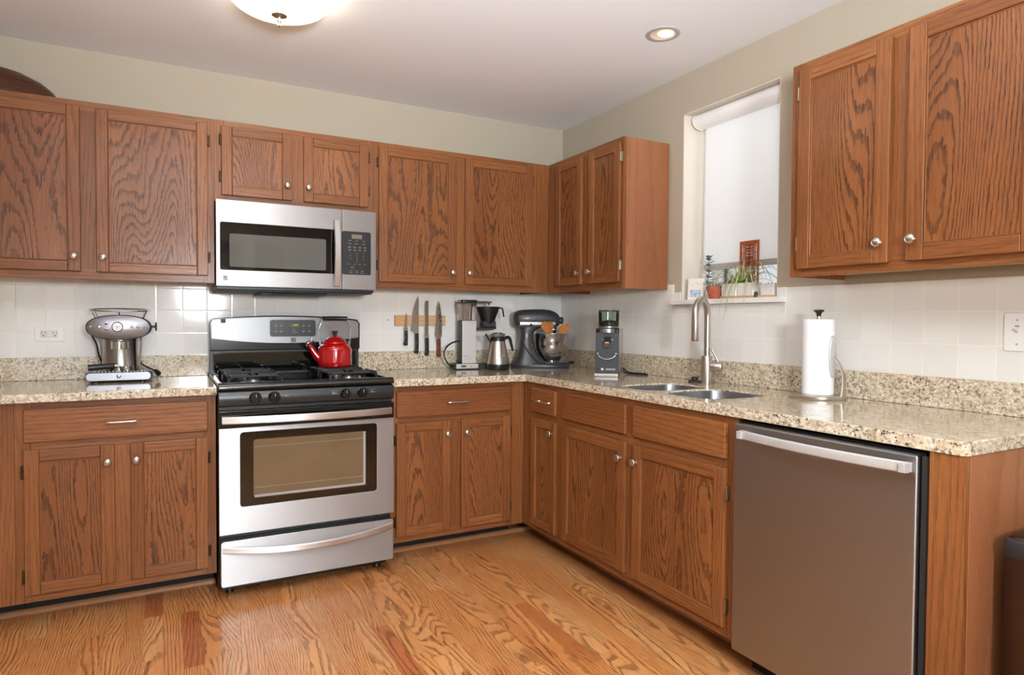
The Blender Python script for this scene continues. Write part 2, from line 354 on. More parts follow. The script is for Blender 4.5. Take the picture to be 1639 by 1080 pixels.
# ---------------------------------------------------------------- mesh helpers
class MB:
    def __init__(s):
        s.bm = bmesh.new(); s.g = s.bm.loops.layers.float_vector.new('gco')
    def _tag(s, faces, grain='z'):
        o = Vector((random.uniform(0, 30), random.uniform(0, 30), random.uniform(0, 30)))
        for f in faces:
            for l in f.loops:
                c = l.vert.co
                if grain == 'z': v = Vector((c.x+c.y*.3, c.y, c.z))
                elif grain == 'x': v = Vector((c.z+c.y*.3, c.y, c.x))
                else: v = Vector((c.z+c.x*.3, c.x, c.y))
                if grain == 'z' : v = Vector((c.x+c.y, c.y-c.x, c.z))
                l[s.g] = v+o
    def box(s, x0, x1, y0, y1, z0, z1, grain='z'):
        x0, x1 = min(x0, x1), max(x0, x1); y0, y1 = min(y0, y1), max(y0, y1); z0, z1 = min(z0, z1), max(z0, z1)
        v = [s.bm.verts.new(p) for p in ((x0,y0,z0),(x1,y0,z0),(x1,y1,z0),(x0,y1,z0),(x0,y0,z1),(x1,y0,z1),(x1,y1,z1),(x0,y1,z1))]
        fs = [s.bm.faces.new([v[i] for i in q]) for q in ((3,2,1,0),(4,5,6,7),(0,1,5,4),(1,2,6,5),(2,3,7,6),(3,0,4,7))]
        s._tag(fs, grain); return s
    def prism(s, pts, axis, a0, a1, grain='z'):
        """pts: 2-D outline; axis 'x': pts are (y,z); 'y': (x,z); 'z': (x,y)"""
        def P(p, a):
            return {'x': (a, p[0], p[1]), 'y': (p[0], a, p[1]), 'z': (p[0], p[1], a)}[axis]
        A = [s.bm.verts.new(P(p, a0)) for p in pts]; B = [s.bm.verts.new(P(p, a1)) for p in pts]
        n = len(pts); fs = [s.bm.faces.new(A), s.bm.faces.new(B[::-1])]
        for i in range(n):
            fs.append(s.bm.faces.new((A[i], B[i], B[(i+1) % n], A[(i+1) % n])))
        s._tag(fs, grain); return s
    def loft(s, rings, cap=True, closed=True, grain='z'):
        R = [[s.bm.verts.new(p) for p in r] for r in rings]; fs = []
        n = len(R[0])
        for a, b in zip(R, R[1:]):
            for i in range(n if closed else n-1):
                j = (i+1) % n
                fs.append(s.bm.faces.new((a[i], a[j], b[j], b[i])))
        if cap:
            fs.append(s.bm.faces.new(R[0][::-1])); fs.append(s.bm.faces.new(R[-1]))
        s._tag(fs, grain); return s
    def lathe(s, prof, o=(0, 0, 0), ax=(0, 0, 1), seg=32, cap=True, sx=1, grain='z'):
        ax = Vector(ax).normalized(); o = Vector(o)
        t = Vector((1, 0, 0)) if abs(ax.x) < .9 else Vector((0, 1, 0))
        u = (t-ax*t.dot(ax)).normalized(); w = ax.cross(u)
        rings = [[o+ax*z+(u*math.cos(2*PI*i/seg)*sx+w*math.sin(2*PI*i/seg))*max(r, 1e-5) for i in range(seg)] for r, z in prof]
        return s.loft(rings, cap, grain=grain)
    def cyl(s, a, b, r0, r1=None, seg=20, grain='z'):
        a = Vector(a); b = Vector(b); r1 = r0 if r1 is None else r1
        return s.lathe([(r0, 0), (r1, (b-a).length)], a, b-a, seg, grain=grain)
    def tube(s, pts, r, seg=10, smooth=0, flat=1, up=None):
        P = [Vector(p) for p in pts]
        for _ in range(smooth):
            Q = [P[0]]
            for a, b in zip(P, P[1:]): Q += [a*.75+b*.25, a*.25+b*.75]
            P = Q+[P[-1]]
        rr = r if isinstance(r, (list, tuple)) else [r]*len(P)
        if len(rr) != len(P):
            rr = [rr[min(len(rr)-1, int(round(i*(len(rr)-1)/(len(P)-1))))] for i in range(len(P))]
        rings = []; U = None
        for i, p in enumerate(P):
            t = (P[min(i+1, len(P)-1)]-P[max(i-1, 0)])
            if t.length < 1e-9: t = Vector((0, 0, 1))
            t.normalize()
            if U is None:
                h = Vector(up) if up else (Vector((0, 0, 1)) if abs(t.z) < .9 else Vector((1, 0, 0)))
                U = (h-t*h.dot(t)).normalized()
            else:
                U = (U-t*U.dot(t)).normalized()
            V = t.cross(U)
            rings.append([p+(U*math.cos(2*PI*k/seg)+V*math.sin(2*PI*k/seg)*flat)*rr[i] for k in range(seg)])
        return s.loft(rings)
    def sphere(s, c, r, sx=1, sy=1, sz=1, seg=20, n=12, z0=0, z1=1):
        rings = []
        for k in range(n+1):
            t = PI*(z0+(z1-z0)*k/n); rr = max(math.sin(t), 1e-4)
            rings.append([(c[0]+r*sx*rr*math.cos(2*PI*i/seg), c[1]+r*sy*rr*math.sin(2*PI*i/seg), c[2]-r*sz*math.cos(t)) for i in range(seg)])
        return s.loft(rings)
    def build(s, name, mat, parent=None, loc=None, bevel=0, seg=2, angle=38, world=False, rotz=0):
        bm = s.bm
        bmesh.ops.recalc_face_normals(bm, faces=bm.faces)
        org = Vector((0, 0, 0))
        if world and parent: org = world_loc(parent)
        elif world is True and loc: org = Vector(loc)
        if org.length: bmesh.ops.translate(bm, verts=bm.verts, vec=-org)
        lim = math.radians(angle)
        for f in bm.faces: f.smooth = True
        for e in bm.edges:
            if len(e.link_faces) == 2 and e.calc_face_angle(0) > lim: e.smooth = False
        me = bpy.data.meshes.new(name); bm.to_mesh(me); bm.free()
        o = bpy.data.objects.new(name, me); COL.objects.link(o)
        mats = mat if isinstance(mat, (list, tuple)) else [mat]
        for mm in mats: me.materials.append(M_[mm])
        if parent: o.parent = parent
        if loc: o.location = loc
        if rotz: o.rotation_euler = (0, 0, rotz)
        if bevel:
            b = o.modifiers.new('bevel', 'BEVEL'); b.width = bevel; b.segments = seg; b.limit_method = 'ANGLE'; b.angle_limit = math.radians(40)
            b.harden_normals = True
        return o
def world_loc(o):
    v = Vector(o.location)
    while o.parent: o = o.parent; v = v+Vector(o.location)
    return v
def tag(o, label, cat, group=None):
    o['label'] = label; o['category'] = cat
    if group: o['group'] = group
    return o
def thing(name, label, cat, loc=(0, 0, 0), rotz=0, group=None):
    o = bpy.data.objects.new(name, None); COL.objects.link(o); o.empty_display_size = .1
    o.location = loc; o.rotation_euler = (0, 0, rotz)
    return tag(o, label, cat, group)
def struct(o):
    o['kind'] = 'structure'; return o
def rrect(x0, x1, y0, y1, r, n=5):
    P = []
    for cx, cy, a in ((x1-r, y1-r, 0), (x0+r, y1-r, 90), (x0+r, y0+r, 180), (x1-r, y0+r, 270)):
        for k in range(n+1):
            t = math.radians(a+90*k/n); P.append((cx+r*math.cos(t), cy+r*math.sin(t)))
    return P
def text(s, size, mat, parent, loc, rot=(PI/2, 0, 0), name='lettering', ext=.0004, align='CENTER', sx=1):
    c = bpy.data.curves.new(name, 'FONT'); c.body = s; c.size = size; c.extrude = ext; c.align_x = align; c.align_y = 'CENTER'
    t = bpy.data.objects.new('tmp', c); COL.objects.link(t)
    dg = bpy.context.evaluated_depsgraph_get(); dg.update()
    me = bpy.data.meshes.new_from_object(t.evaluated_get(dg)); bpy.data.objects.remove(t)
    me.name = name; me.materials.clear(); me.materials.append(M_[mat])
    o = bpy.data.objects.new(name, me); COL.objects.link(o); o.parent = parent; o.location = loc; o.rotation_euler = rot; o.scale = (sx, 1, 1)
    return o
# ================================================================ the room
H = 2.465
XL, YR = -4.3, -5.0
o = struct(MB().box(XL, .6, YR, .0, -.05, 0).build('floor', 'floor'))
mb = MB(); mb.box(XL, .0, YR, .0, H, H+.12); struct(mb.build('ceiling', 'ceiling'))
struct(MB().box(XL-.1, .2, 0, .12, 0, H+.12).build('wall_back', 'wall'))
WY0, WY1, WZ0, WZ1 = -1.733, -1.141, 1.318, 2.262
mb = MB()
mb.box(0, .22, YR-.1, WY0, 0, H+.12).box(0, .22, WY1, 0, 0, H+.12).box(0, .22, WY0, WY1, 0, WZ0-.025).box(0, .22, WY0, WY1, WZ1, H+.12)
struct(mb.build('wall_right', 'wall'))
struct(MB().box(XL-.1, XL, YR, 0, 0, H+.12).build('wall_left', 'wall'))
mb = MB()   # rear wall with an invented glazed door, added for bright reflections
mb.box(XL-.1, -3.9, YR-.12, YR, 0, H+.12).box(-2.15, .2, YR-.12, YR, 0, H+.12).box(-3.9, -2.15, YR-.12, YR, 2.15, H+.12)
struct(mb.build('wall_rear', 'wall'))
mb = MB()
for a, b in ((-3.9, -3.83), (-3.06, -2.99), (-2.22, -2.15)): mb.box(a, b, YR-.1, YR-.02, 0, 2.15)
mb.box(-3.83, -2.22, YR-.1, YR-.02, 2.07, 2.15).box(-3.83, -2.22, YR-.1, YR-.02, 0, .12)
d = struct(mb.build('added_door', 'white', bevel=.003))
MB().box(-3.83, -3.06, YR-.065, YR-.06, .12, 2.07).box(-2.99, -2.22, YR-.065, YR-.06, .12, 2.07).build('glass_pane', 'clear', d)
# window in the right wall
mb = MB()
fx0, fx1 = .135, .19
mb.box(fx0, fx1, WY0, WY0+.045, WZ0-.02, WZ1).box(fx0, fx1, WY1-.045, WY1, WZ0-.02, WZ1)
mb.box(fx0, fx1, WY0+.045, WY1-.045, WZ1-.045, WZ1).box(fx0, fx1, WY0+.045, WY1-.045, WZ0-.02, WZ0+.03)
mb.box(fx0+.008, fx1-.012, WY0+.045, WY1-.045, 1.475, 1.496)
mb.box(fx0+.008, fx1-.012, WY1-.115, WY1-.075, WZ0+.03, 1.475)
w = struct(mb.build('window_1', 'white', bevel=.003))
MB().box(.165, .169, WY0+.04, WY1-.04, WZ0+.02, WZ1-.04).build('glass_pane', 'clear', w)
struct(MB().box(-.036, .19, -1.783, -1.088, 1.292, 1.3165).build('trim_1', 'white', bevel=.004))
mb = MB(); mb.box(.0005, fx0, WY1-.004, WY1-.0002, WZ0, WZ1).box(.0005, fx0, WY0+.0002, WY0+.004, WZ0, WZ1).box(.0005, fx0, WY0+.004, WY1-.004, WZ1-.004, WZ1-.0002)
struct(mb.build('trim_7', 'reveal'))
# tiles on both walls, glazed, with the granite upstand below
TT = 1.357
mb = MB(); mb.box(-4.1, -.0065, -.0065, 0, .93, 1.40); struct(mb.build('trim_2', 'tile_b'))
mb = MB(); mb.box(-.0065, 0, -1.0885, -.0, .93, 1.40).box(-.0065, 0, -1.7825, -1.0885, .93, 1.292).box(-.0065, 0, -4.2, -1.7825, .93, 1.355)
mb.box(-.0065, 0, -1.140, -1.0885, 1.3165, TT).box(-.0065, 0, -1.7825, -1.734, 1.3165, TT)
struct(mb.build('trim_3', 'tile_r', bevel=.002))
# quarter-round shoe moulding where the toe kicks meet the floor
def shoe(p0, p1, name):
    a = Vector(p0); b = Vector(p1); t = (b-a).normalized()
    prof = [(0, 0), (.018, 0), (.018, .006), (.014, .014), (.007, .019), (0, .02)]
    nrm = Vector((t.y, -t.x, 0))
    mb = MB(); mb.loft([[a+nrm*x+Vector((0, 0, z)) for x, z in prof], [b+nrm*x+Vector((0, 0, z)) for x, z in prof]], grain='x' if abs(t.x) > .5 else 'y')
    struct(mb.build(name, 'shoe'))
shoe((-3.4, -.432, 0), (-2.146, -.432, 0), 'trim_4')
shoe((-1.381, -.432, 0), (-.475, -.432, 0), 'trim_5')
shoe((-.462, -.45, 0), (-.462, -2.085, 0), 'trim_6')

# ================================================================ cabinets
FB, FR = -.325, -.305       # face planes of the wall units
GB, GR = -.603, -.623       # face planes of the base units
def sb(mb, side, pl, a0, a1, d0, d1, z0, z1, grain='z'):
    """box on a cabinet face: a along the wall, d out of the face into the room"""
    if side == 'b': mb.box(a0, a1, pl-d0, pl-d1, z0, z1, 'x' if grain == 'h' else 'z')
    else: mb.box(pl-d0, pl-d1, a0, a1, z0, z1, 'y' if grain == 'h' else 'z')
def out(side): return Vector((0, -1, 0)) if side == 'b' else Vector((-1, 0, 0))
def pt3(side, pl, a, d, z): return Vector((a, pl-d, z)) if side == 'b' else Vector((pl-d, a, z))
KNOB = [(.007, 0), (.007, .004), (.0045, .006), (.0045, .014), (.009, .0165), (.0145, .0185), (.0158, .021), (.0150, .0235), (.0115, .0255), (.0105, .0248), (.006, .0268), (0, .0275)]
def add_knob(par, side, pl, a, z):
    MB().lathe(KNOB, pt3(side, pl, a, 0, z), out(side), 24).build('knob', 'nickel', par, world=True, angle=50)
def add_hinge(par, side, pl, a, z, s, mat='bronze'):
    """semi-concealed hinge on the face frame beside the door edge; s = +1/-1 side the frame leaf lies on"""
    mb = MB()
    sb(mb, side, pl, a+s*.0015, a+s*.0095, .0, .011, z-.026, z+.026)
    c = pt3(side, pl, a+s*.004, .013, z-.024); mb.cyl(c, c+Vector((0, 0, .048)), .0045, seg=10)
    mb.build('hinge', mat, par, world=True, bevel=.0012)
def add_door(cab, side, pl, a0, a1, z0, z1, knob_a=None, knob_z=None, hinge=None, hz=(), st=.049, fm='up_frame', pm='up_panel', hm='bronze'):
    a0, a1 = min(a0, a1), max(a0, a1)
    mb = MB(); t = .019
    sb(mb, side, pl, a0, a0+st, .001, t, z0, z1); sb(mb, side, pl, a1-st, a1, .001, t, z0, z1)
    sb(mb, side, pl, a0+st, a1-st, .001, t-.0003, z0, z0+st-.003, 'h'); sb(mb, side, pl, a0+st, a1-st, .001, t-.0003, z1-st+.003, z1, 'h')
    d = mb.build('door', fm, cab, world=True, bevel=.0035, seg=3)
    mb = MB(); sb(mb, side, pl, a0+st-.004, a1-st+.004, .004, .0115, z0+st-.007, z1-st+.007)
    mb.build('panel', pm, d, world=True)
    # bead round the panel
    mb = MB()
    i0, i1, k0, k1 = a0+st, a1-st, z0+st-.003, z1-st+.003; w_ = .0045
    for (p, q, r, s_) in ((i0, i0+w_, k0, k1), (i1-w_, i1, k0, k1)): sb(mb, side, pl, p, q, .0105, .0145, r, s_)
    for (p, q, r, s_) in ((i0, i1, k0, k0+w_), (i0, i1, k1-w_, k1)): sb(mb, side, pl, p, q, .0105, .0145, r, s_, 'h')
    mb.build('panel_bead', fm, d, world=True, bevel=.002)
    if knob_a is not None: add_knob(d, side, (pl-t), knob_a, knob_z)
    if hinge is not None:
        for z in hz: add_hinge(d, side, pl, a0 if hinge < 0 else a1, z, hinge, hm)
    return d
def add_drawer(cab, side, pl, a0, a1, z0, z1, pull=None, fm='lo_frame'):
    a0, a1 = min(a0, a1), max(a0, a1)
    mb = MB(); sb(mb, side, pl, a0, a1, .001, .019, z0, z1, 'h')
    d = mb.build('drawer' if pull is not None else 'drawer_front', fm, cab, world=True, bevel=.005, seg=3)
    if pull is not None:
        z = (z0+z1)/2
        mb = MB(); q = pl-.019
        for s in (-.048, .048):
            mb.lathe([(.006, 0), (.006, .003), (.0038, .005), (.0038, .024)], pt3(side, q, pull+s, 0, z), out(side), 14)
        L = [pt3(side, q, pull+s, .026+.002*(1-(s/.055)**2), z) for s in (-.056, -.05, -.03, 0, .03, .05, .056)]
        mb.tube(L, [.0034, .0062, .0048, .0048, .0048, .0062, .0034], 12)
        mb.build('pull_handle', 'nickel', d, world=True, angle=50)
    return d
def frame(cab, side, pl, a0, a1, z0, z1, uprights, rails, fm):
    """face frame: uprights [(a0,a1)], rails [(z0,z1)] cut between the uprights"""
    mb = MB(); U = sorted((min(p), max(p)) for p in uprights)
    for p, q in (U[0], U[-1]): sb(mb, side, pl, p, q, -.019, 0, z0, z1)
    for r0, r1 in rails: sb(mb, side, pl, U[0][1], U[-1][0], -.019, -.0002, r0, r1, 'h')
    rs = sorted(rails)
    for p, q in U[1:-1]:
        for (b0, b1), (c0, c1) in zip(rs, rs[1:]): sb(mb, side, pl, p, q, -.019, -.0001, b1, c0)
    return mb.build('face_frame', fm, cab, world=True, bevel=.0006, seg=1)
def upper(label, side, pl, a0, a1, z0, z1, mids, fm='up_frame', end=None, cat='wall cabinet', mr=None):
    lo, hi = min(a0, a1), max(a0, a1)
    loc = ((lo+hi)/2, -.004, z0) if side == 'b' else (-.004, (lo+hi)/2, z0)
    c = thing('wall_cabinet', label, 'cabinet', loc)
    mb = MB(); wl = -.0075 if side == 'b' else -.0075
    def bb(p, q, r0, r1, za, zb, g='z'):
        if side == 'b': mb.box(p, q, r0, r1, za, zb, g)
        else: mb.box(r0, r1, p, q, za, zb, g)
    bk = -.0075; fr = pl+.019
    bb(lo, lo+.014, bk, fr, z0, z1); bb(hi-.014, hi, bk, fr, z0, z1)
    bb(lo+.014, hi-.014, bk, fr, z1-.014, z1, 'x'); bb(lo+.014, hi-.014, bk, bk-.008, z0+.02, z1-.014)
    mb.build('carcass', 'end' if end is None else end, c, world=True)
    mb = MB(); bb(lo+.014, hi-.014, bk-.008, fr, z0+.018, z0+.03, 'x'); mb.build('bottom_panel', 'plywood', c, world=True)
    return c
Z0, Z1, DB, DT = 1.3735, 2.136, 1.4065, 2.1085
# far left wall unit
c = upper('oak wall cabinet at far left with two tall doors, wooden bowl on top', 'b', FB, -3.14, -2.134, Z0, Z1, None)
frame(c, 'b', FB, -3.14, -2.134, Z0, Z1, [(-3.14, -3.10), (-2.69, -2.575), (-2.18, -2.134)], [(Z0, Z0+.045), (Z1-.045, Z1)], 'up_frame')
add_door(c, 'b', FB, -3.115, -2.657, DB, DT, -2.682, 1.470, -1, (1.49, 2.03), .047)
add_door(c, 'b', FB, -2.600, -2.162, DB, DT, -2.576, 1.470, 1, (1.492, 2.03), .045)
# over the microwave
c = upper('short oak wall cabinet with two small doors above the microwave', 'b', FB, -2.134, -1.378, 1.757, Z1, None)
frame(c, 'b', FB, -2.134, -1.378, 1.757, Z1, [(-2.134, -2.09), (-1.80, -1.715), (-1.42, -1.378)], [(1.757, 1.80), (Z1-.045, Z1)], 'up_frame')
add_door(c, 'b', FB, -2.1032, -1.7853, 1.788, DT, -1.809, 1.857, -1, (1.874, 2.045), .046)
add_door(c, 'b', FB, -1.7303, -1.4065, 1.788, DT, -1.709, 1.857, 1, (1.874, 2.045), .046)
# right of the microwave, into the corner
c = upper('oak wall cabinet with two tall doors between microwave and corner', 'b', FB, -1.378, -.306, Z0, Z1, None)
frame(c, 'b', FB, -1.378, -.306, Z0, Z1, [(-1.378, -1.335), (-.945, -.835), (-.445, -.306)], [(Z0, Z0+.045), (Z1-.045, Z1)], 'up_frame')
add_door(c, 'b', FB, -1.3503, -.9129, DB, DT, -.936, 1.470, -1, (1.495, 2.03), .046)
add_door(c, 'b', FB, -.8563, -.4235, DB, DT, -.835, 1.470, 1, (1.495, 2.03), .046)
# right wall, beside the corner
c = upper('narrow oak wall cabinet with two doors between the corner and the window', 'r', FR, -1.0445, -.3262, Z0, Z1, None)
frame(c, 'r', FR, -1.0445, -.3262, Z0, Z1, [(-.3262, -.45), (-.69, -.78), (-1.0, -1.0445)], [(Z0, Z0+.045), (Z1-.045, Z1)], 'up_frame')
add_door(c, 'r', FR, -.4306, -.6959, DB, DT, -.672, 1.470, None, (), .046)
add_door(c, 'r', FR, -.7649, -1.0335, DB, DT, -.788, 1.470, -1, (1.49, 2.034), .046, hm='bronze_l')
# right wall, near the camera
ZB0, ZB1 = 1.3725, 2.1414
c = upper('oak wall cabinet on the right wall nearest the viewer, boldly figured panels', 'r', FR, -2.86, -2.039, ZB0, ZB1, None)
frame(c, 'r', FR, -2.86, -2.039, ZB0, ZB1, [(-2.039, -2.09), (-2.40, -2.49), (-2.80, -2.86)], [(ZB0, ZB0+.05), (ZB1-.045, ZB1)], 'rt_frame')
add_door(c, 'r', FR, -2.0782, -2.4158, 1.3985, 2.1135, -2.391, 1.464, 1, (1.49, 2.03), .049, 'rt_frame', 'rt_panel', 'bronze_l')
add_door(c, 'r', FR, -2.4722, -2.832, 1.3985, 2.1135, -2.497, 1.464, None, (), .052, 'rt_frame', 'rt_panel')

# ---- base units
BT0, BT1, DR0, DR1 = .1357, .698, .7262, .8554
BZ0, BZ1 = .103, .8815
def base(label, side, pl, a0, a1, toe=True, name='base_cabinet'):
    lo, hi = min(a0, a1), max(a0, a1)
    loc = ((lo+hi)/2, -.3, 0) if side == 'b' else (-.3, (lo+hi)/2, 0)
    c = thing(name, label, 'cabinet', loc)
    mb = MB(); fr = pl+.019; bk = -.003
    def bb(m, p, q, r0, r1, za, zb, g='z'):
        if side == 'b': m.box(p, q, r0, r1, za, zb, g)
        else: m.box(r0, r1, p, q, za, zb, g)
    bb(mb, lo+.0005, lo+.014, bk, fr, BZ0, BZ1); bb(mb, hi-.014, hi-.0005, bk, fr, BZ0, BZ1)
    bb(mb, lo+.014, hi-.014, bk, fr, BZ0, BZ0+.014); bb(mb, lo+.014, hi-.014, bk, bk-.008, BZ0+.014, BZ1)
    mb.build('carcass', 'end', c, world=True)
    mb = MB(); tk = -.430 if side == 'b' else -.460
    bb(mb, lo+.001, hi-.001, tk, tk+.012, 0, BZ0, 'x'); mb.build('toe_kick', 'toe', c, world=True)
    return c
RL = [(BZ0, BZ0+.045), (.69, .735), (BZ1-.038, BZ1)]
c = base('plain oak base cabinet front at the left edge beside the two door unit', 'b', GB, -3.4, -2.8535)
frame(c, 'b', GB, -3.4, -2.8535, BZ0, BZ1, [(-3.4, -3.12), (-3.12, -2.8535)], [(BZ0, BZ0+.01)], 'lo_frame')
c = base('oak base cabinet left of the stove with one wide drawer over two doors', 'b', GB, -2.853, -2.1505)
frame(c, 'b', GB, -2.853, -2.1505, BZ0, BZ1, [(-2.853, -2.80), (-2.545, -2.45), (-2.205, -2.1505)], RL, 'lo_frame')
add_drawer(c, 'b', GB, -2.823, -2.1824, DR0, DR1, -2.50)
add_door(c, 'b', GB, -2.8231, -2.5245, BT0, BT1, -2.549, .631, -1, (.208, .613), .049, 'lo_frame', 'lo_panel')
add_door(c, 'b', GB, -2.4695, -2.1824, BT0, BT1, -2.449, .631, 1, (.208, .613), .047, 'lo_frame', 'lo_panel')
c = base('oak base cabinet right of the stove with one drawer over two doors', 'b', GB, -1.3785, -.6235)
frame(c, 'b', GB, -1.3785, -.695, BZ0, BZ1, [(-1.3785, -1.33), (-1.075, -.98), (-.735, -.695)], RL, 'lo_frame')
mb = MB(); mb.box(-.6948, -.6235, GB, GB+.019, BZ0, BZ1); mb.build('corner_filler', 'lo_frame', c, world=True, bevel=.0006, seg=1)
add_drawer(c, 'b', GB, -1.3454, -.7125, DR0, DR1, -1.028)
add_door(c, 'b', GB, -1.3454, -1.0571, BT0, BT1, -1.079, .631, -1, (.208, .613), .047, 'lo_frame', 'lo_panel')
add_door(c, 'b', GB, -.9992, -.7125, BT0, BT1, -.973, .631, 1, (.208, .613), .047, 'lo_frame', 'lo_panel')
c = base('slim oak base cabinet in the corner with a tiny drawer over one door', 'r', GR, -.9795, -.6035)
frame(c, 'r', GR, -.9795, -.6035, BZ0, BZ1, [(-.6035, -.735), (-.93, -.9795)], RL, 'lo_frame')
add_drawer(c, 'r', GR, -.7104, -.9476, DR0+.004, DR1, -.85)
add_door(c, 'r', GR, -.7104, -.9476, BT0, BT1, -.926, .644, None, (), .045, 'lo_frame', 'lo_panel')
c = base('wide oak sink cabinet with two doors under two false drawer fronts', 'r', GR, -2.0975, -.98)
frame(c, 'r', GR, -2.0975, -.98, BZ0, BZ1, [(-.98, -1.03), (-1.48, -1.57), (-2.03, -2.0975)], RL, 'lo_frame')
add_drawer(c, 'r', GR, -1.0127, -1.5007, DR0+.004, DR1+.002)
add_drawer(c, 'r', GR, -1.5544, -2.0551, DR0+.004, DR1+.002)
add_door(c, 'r', GR, -1.0127, -1.5007, BT0+.004, BT1, -1.477, .628, None, (), .05, 'lo_frame', 'lo_panel')
add_door(c, 'r', GR, -1.5544, -2.0551, BT0+.004, BT1, -1.580, .628, -1, (.215, .613), .05, 'lo_frame', 'lo_panel', 'bronze_l')
# end panel past the dishwasher
c = thing('cabinet_end_panel', 'tall oak end panel closing the counter right of the dishwasher', 'cabinet panel', (-.3, -2.775, 0))
MB().box(-.634, -.614, -2.816, -2.731, .0, .8815).build('front_stile', 'lo_frame', c, world=True, bevel=.001)
MB().box(-.6138, -.009, -2.8165, -2.797, 0, .8815).build('side_panel', 'end', c, world=True, bevel=.001)

# ================================================================ granite
CT = .918; CB = .882
o = MB().box(-3.4, -2.148, -.6515, -.0085, CB, CT).build('countertop', 'granite', world=True, loc=(-2.7, -.3, CB), bevel=.005, seg=3)
tag(o, 'polished speckled granite countertop left of the stove', 'countertop')
# right L with the two sink bowls cut out
def outline():
    P = [(-1.380, -.0085), (-1.380, -.6515)]
    P += [(-.655, -.6515), (-.645, -.6565), (-.6415, -.668)]
    P += [(-.6415, -2.79)]
    for k in range(5):
        t = PI+PI/2*k/4; P.append((-.6215+.02*math.cos(t), -2.80+.02*math.sin(t)))
    P += [(-.0085, -2.82), (-.0085, -.0085)]
    return P
def dshape(cx, cy, hx, hy, pw=3.2, n=40, flat=None):
    P = []
    for k in range(n):
        t = 2*PI*k/n; c_, s_ = math.cos(t), math.sin(t)
        P.append((cx+hx*math.copysign(abs(c_)**(2/pw), c_), cy+hy*math.copysign(abs(s_)**(2/pw), s_)))
    return P
BOWLS = [dshape(-.402, -1.461, .176, .132), dshape(-.402, -1.768, .172, .154)]
mb = MB(); mb.prism(outline(), 'z', CB, CT)
ct = mb.build('countertop', 'granite')
cuts = []
for P in BOWLS:
    cuts.append(MB().prism(P, 'z', CB-.05, CT+.05).build('cut', 'granite'))
for k_ in cuts:
    m = ct.modifiers.new('cut', 'BOOLEAN'); m.operation = 'DIFFERENCE'; m.object = k_; m.solver = 'EXACT'
dg = bpy.context.evaluated_depsgraph_get(); dg.update()
me = bpy.data.meshes.new_from_object(ct.evaluated_get(dg)); ct.modifiers.clear(); ct.data = me
for k_ in cuts: bpy.data.objects.remove(k_)
me.transform(Matrix.Translation((.3, 1.5, -CB))); ct.location = (-.3, -1.5, CB)
b = ct.modifiers.new('bevel', 'BEVEL'); b.width = .005; b.segments = 3; b.limit_method = 'ANGLE'; b.angle_limit = math.radians(50); b.harden_normals = True
for f in me.polygons: f.use_smooth = False
tag(ct, 'L shaped polished granite countertop running round the corner past the sink', 'countertop')
def upstand(x0, x1, y0, y1, lab):
    o = MB().box(x0, x1, y0, y1, CT+.0004, 1.0235).build('granite_backsplash', 'granite', world=True, loc=((x0+x1)/2, (y0+y1)/2, CT), bevel=.002)
    tag(o, lab, 'backsplash')
upstand(-3.4, -2.150, -.030, -.0085, 'low granite backsplash strip behind the espresso machine')
upstand(-1.378, -.0305, -.030, -.0085, 'low granite backsplash strip under the hanging knives')
upstand(-.030, -.0085, -2.82, -.0085, 'long low granite backsplash strip along the window wall')

# ---- sink
sk = thing('sink', 'double bowl stainless steel sink set under the granite beside the faucet', 'sink', (-.385, -1.6, .72))
for P, nm in zip(BOWLS, ('large', 'small')):
    cx = sum(p[0] for p in P)/len(P); cy = sum(p[1] for p in P)/len(P)
    rings = []
    for f, z in ((.9955, CT-.007), (.990, CT-.0065), (.985, .90), (.982, .87), (.97, .76), (.94, .725), (.86, .708), (.5, .702), (.12, .70)):
        rings.append([(cx+(p[0]-cx)*f, cy+(p[1]-cy)*f, z) for p in P])
    mb = MB(); mb.loft(rings, cap=False); mb.lathe([(.0, .0), (.03, .0), (.042, .003), (.045, .001)], (cx, cy, .7005), (0, 0, 1), 24, cap=False)
    mb.build('bowl', 'steel_y', sk, world=True, angle=60)
# ================================================================ gas range
RX0, RX1 = -2.1465, -1.3825
RC = (RX0+RX1)/2; YD = -.690
g = thing('gas_range', 'stainless steel and black gas range with red kettle on its back burner', 'stove', (RC, -.35, 0))
mb = MB(); mb.box(RX0+.002, RX1-.002, -.64, -.035, .055, .903).box(RX0+.01, RX1-.01, -.600, -.05, .018, .055); mb.build('body', 'side_dark', g, world=True, bevel=.003)
for x in (RX0+.05, RX1-.05):
    for y in (-.575, -.10):
        MB().cyl((x, y, 0), (x, y, .018), .018, .014).build('foot', 'black_pl', g, world=True)
# cooktop pan with raised rims and a rolled front
mb = MB(); mb.box(RX0+.012, RX1-.012, -.655, -.075, .9035, .914); mb.build('cooktop', 'black', g, world=True, bevel=.002)
mb = MB()
prof = [(-.640, .9035), (-.640, .926), (-.652, .932), (-.672, .9345), (-.688, .931), (-.697, .922), (-.699, .911), (-.695, .9045), (-.66, .9035)]
mb.prism(prof, 'x', RX0, RX1, 'x')
for x0, x1 in ((RX0, RX0+.02), (RX1-.02, RX1)): mb.box(x0, x1, -.641, -.08, .9035, .931)
mb.box(RX0+.02, RX1-.02, -.10, -.078, .9035, .928)
mb.build('cooktop_rim', 'black', g, world=True, bevel=.004, seg=3)
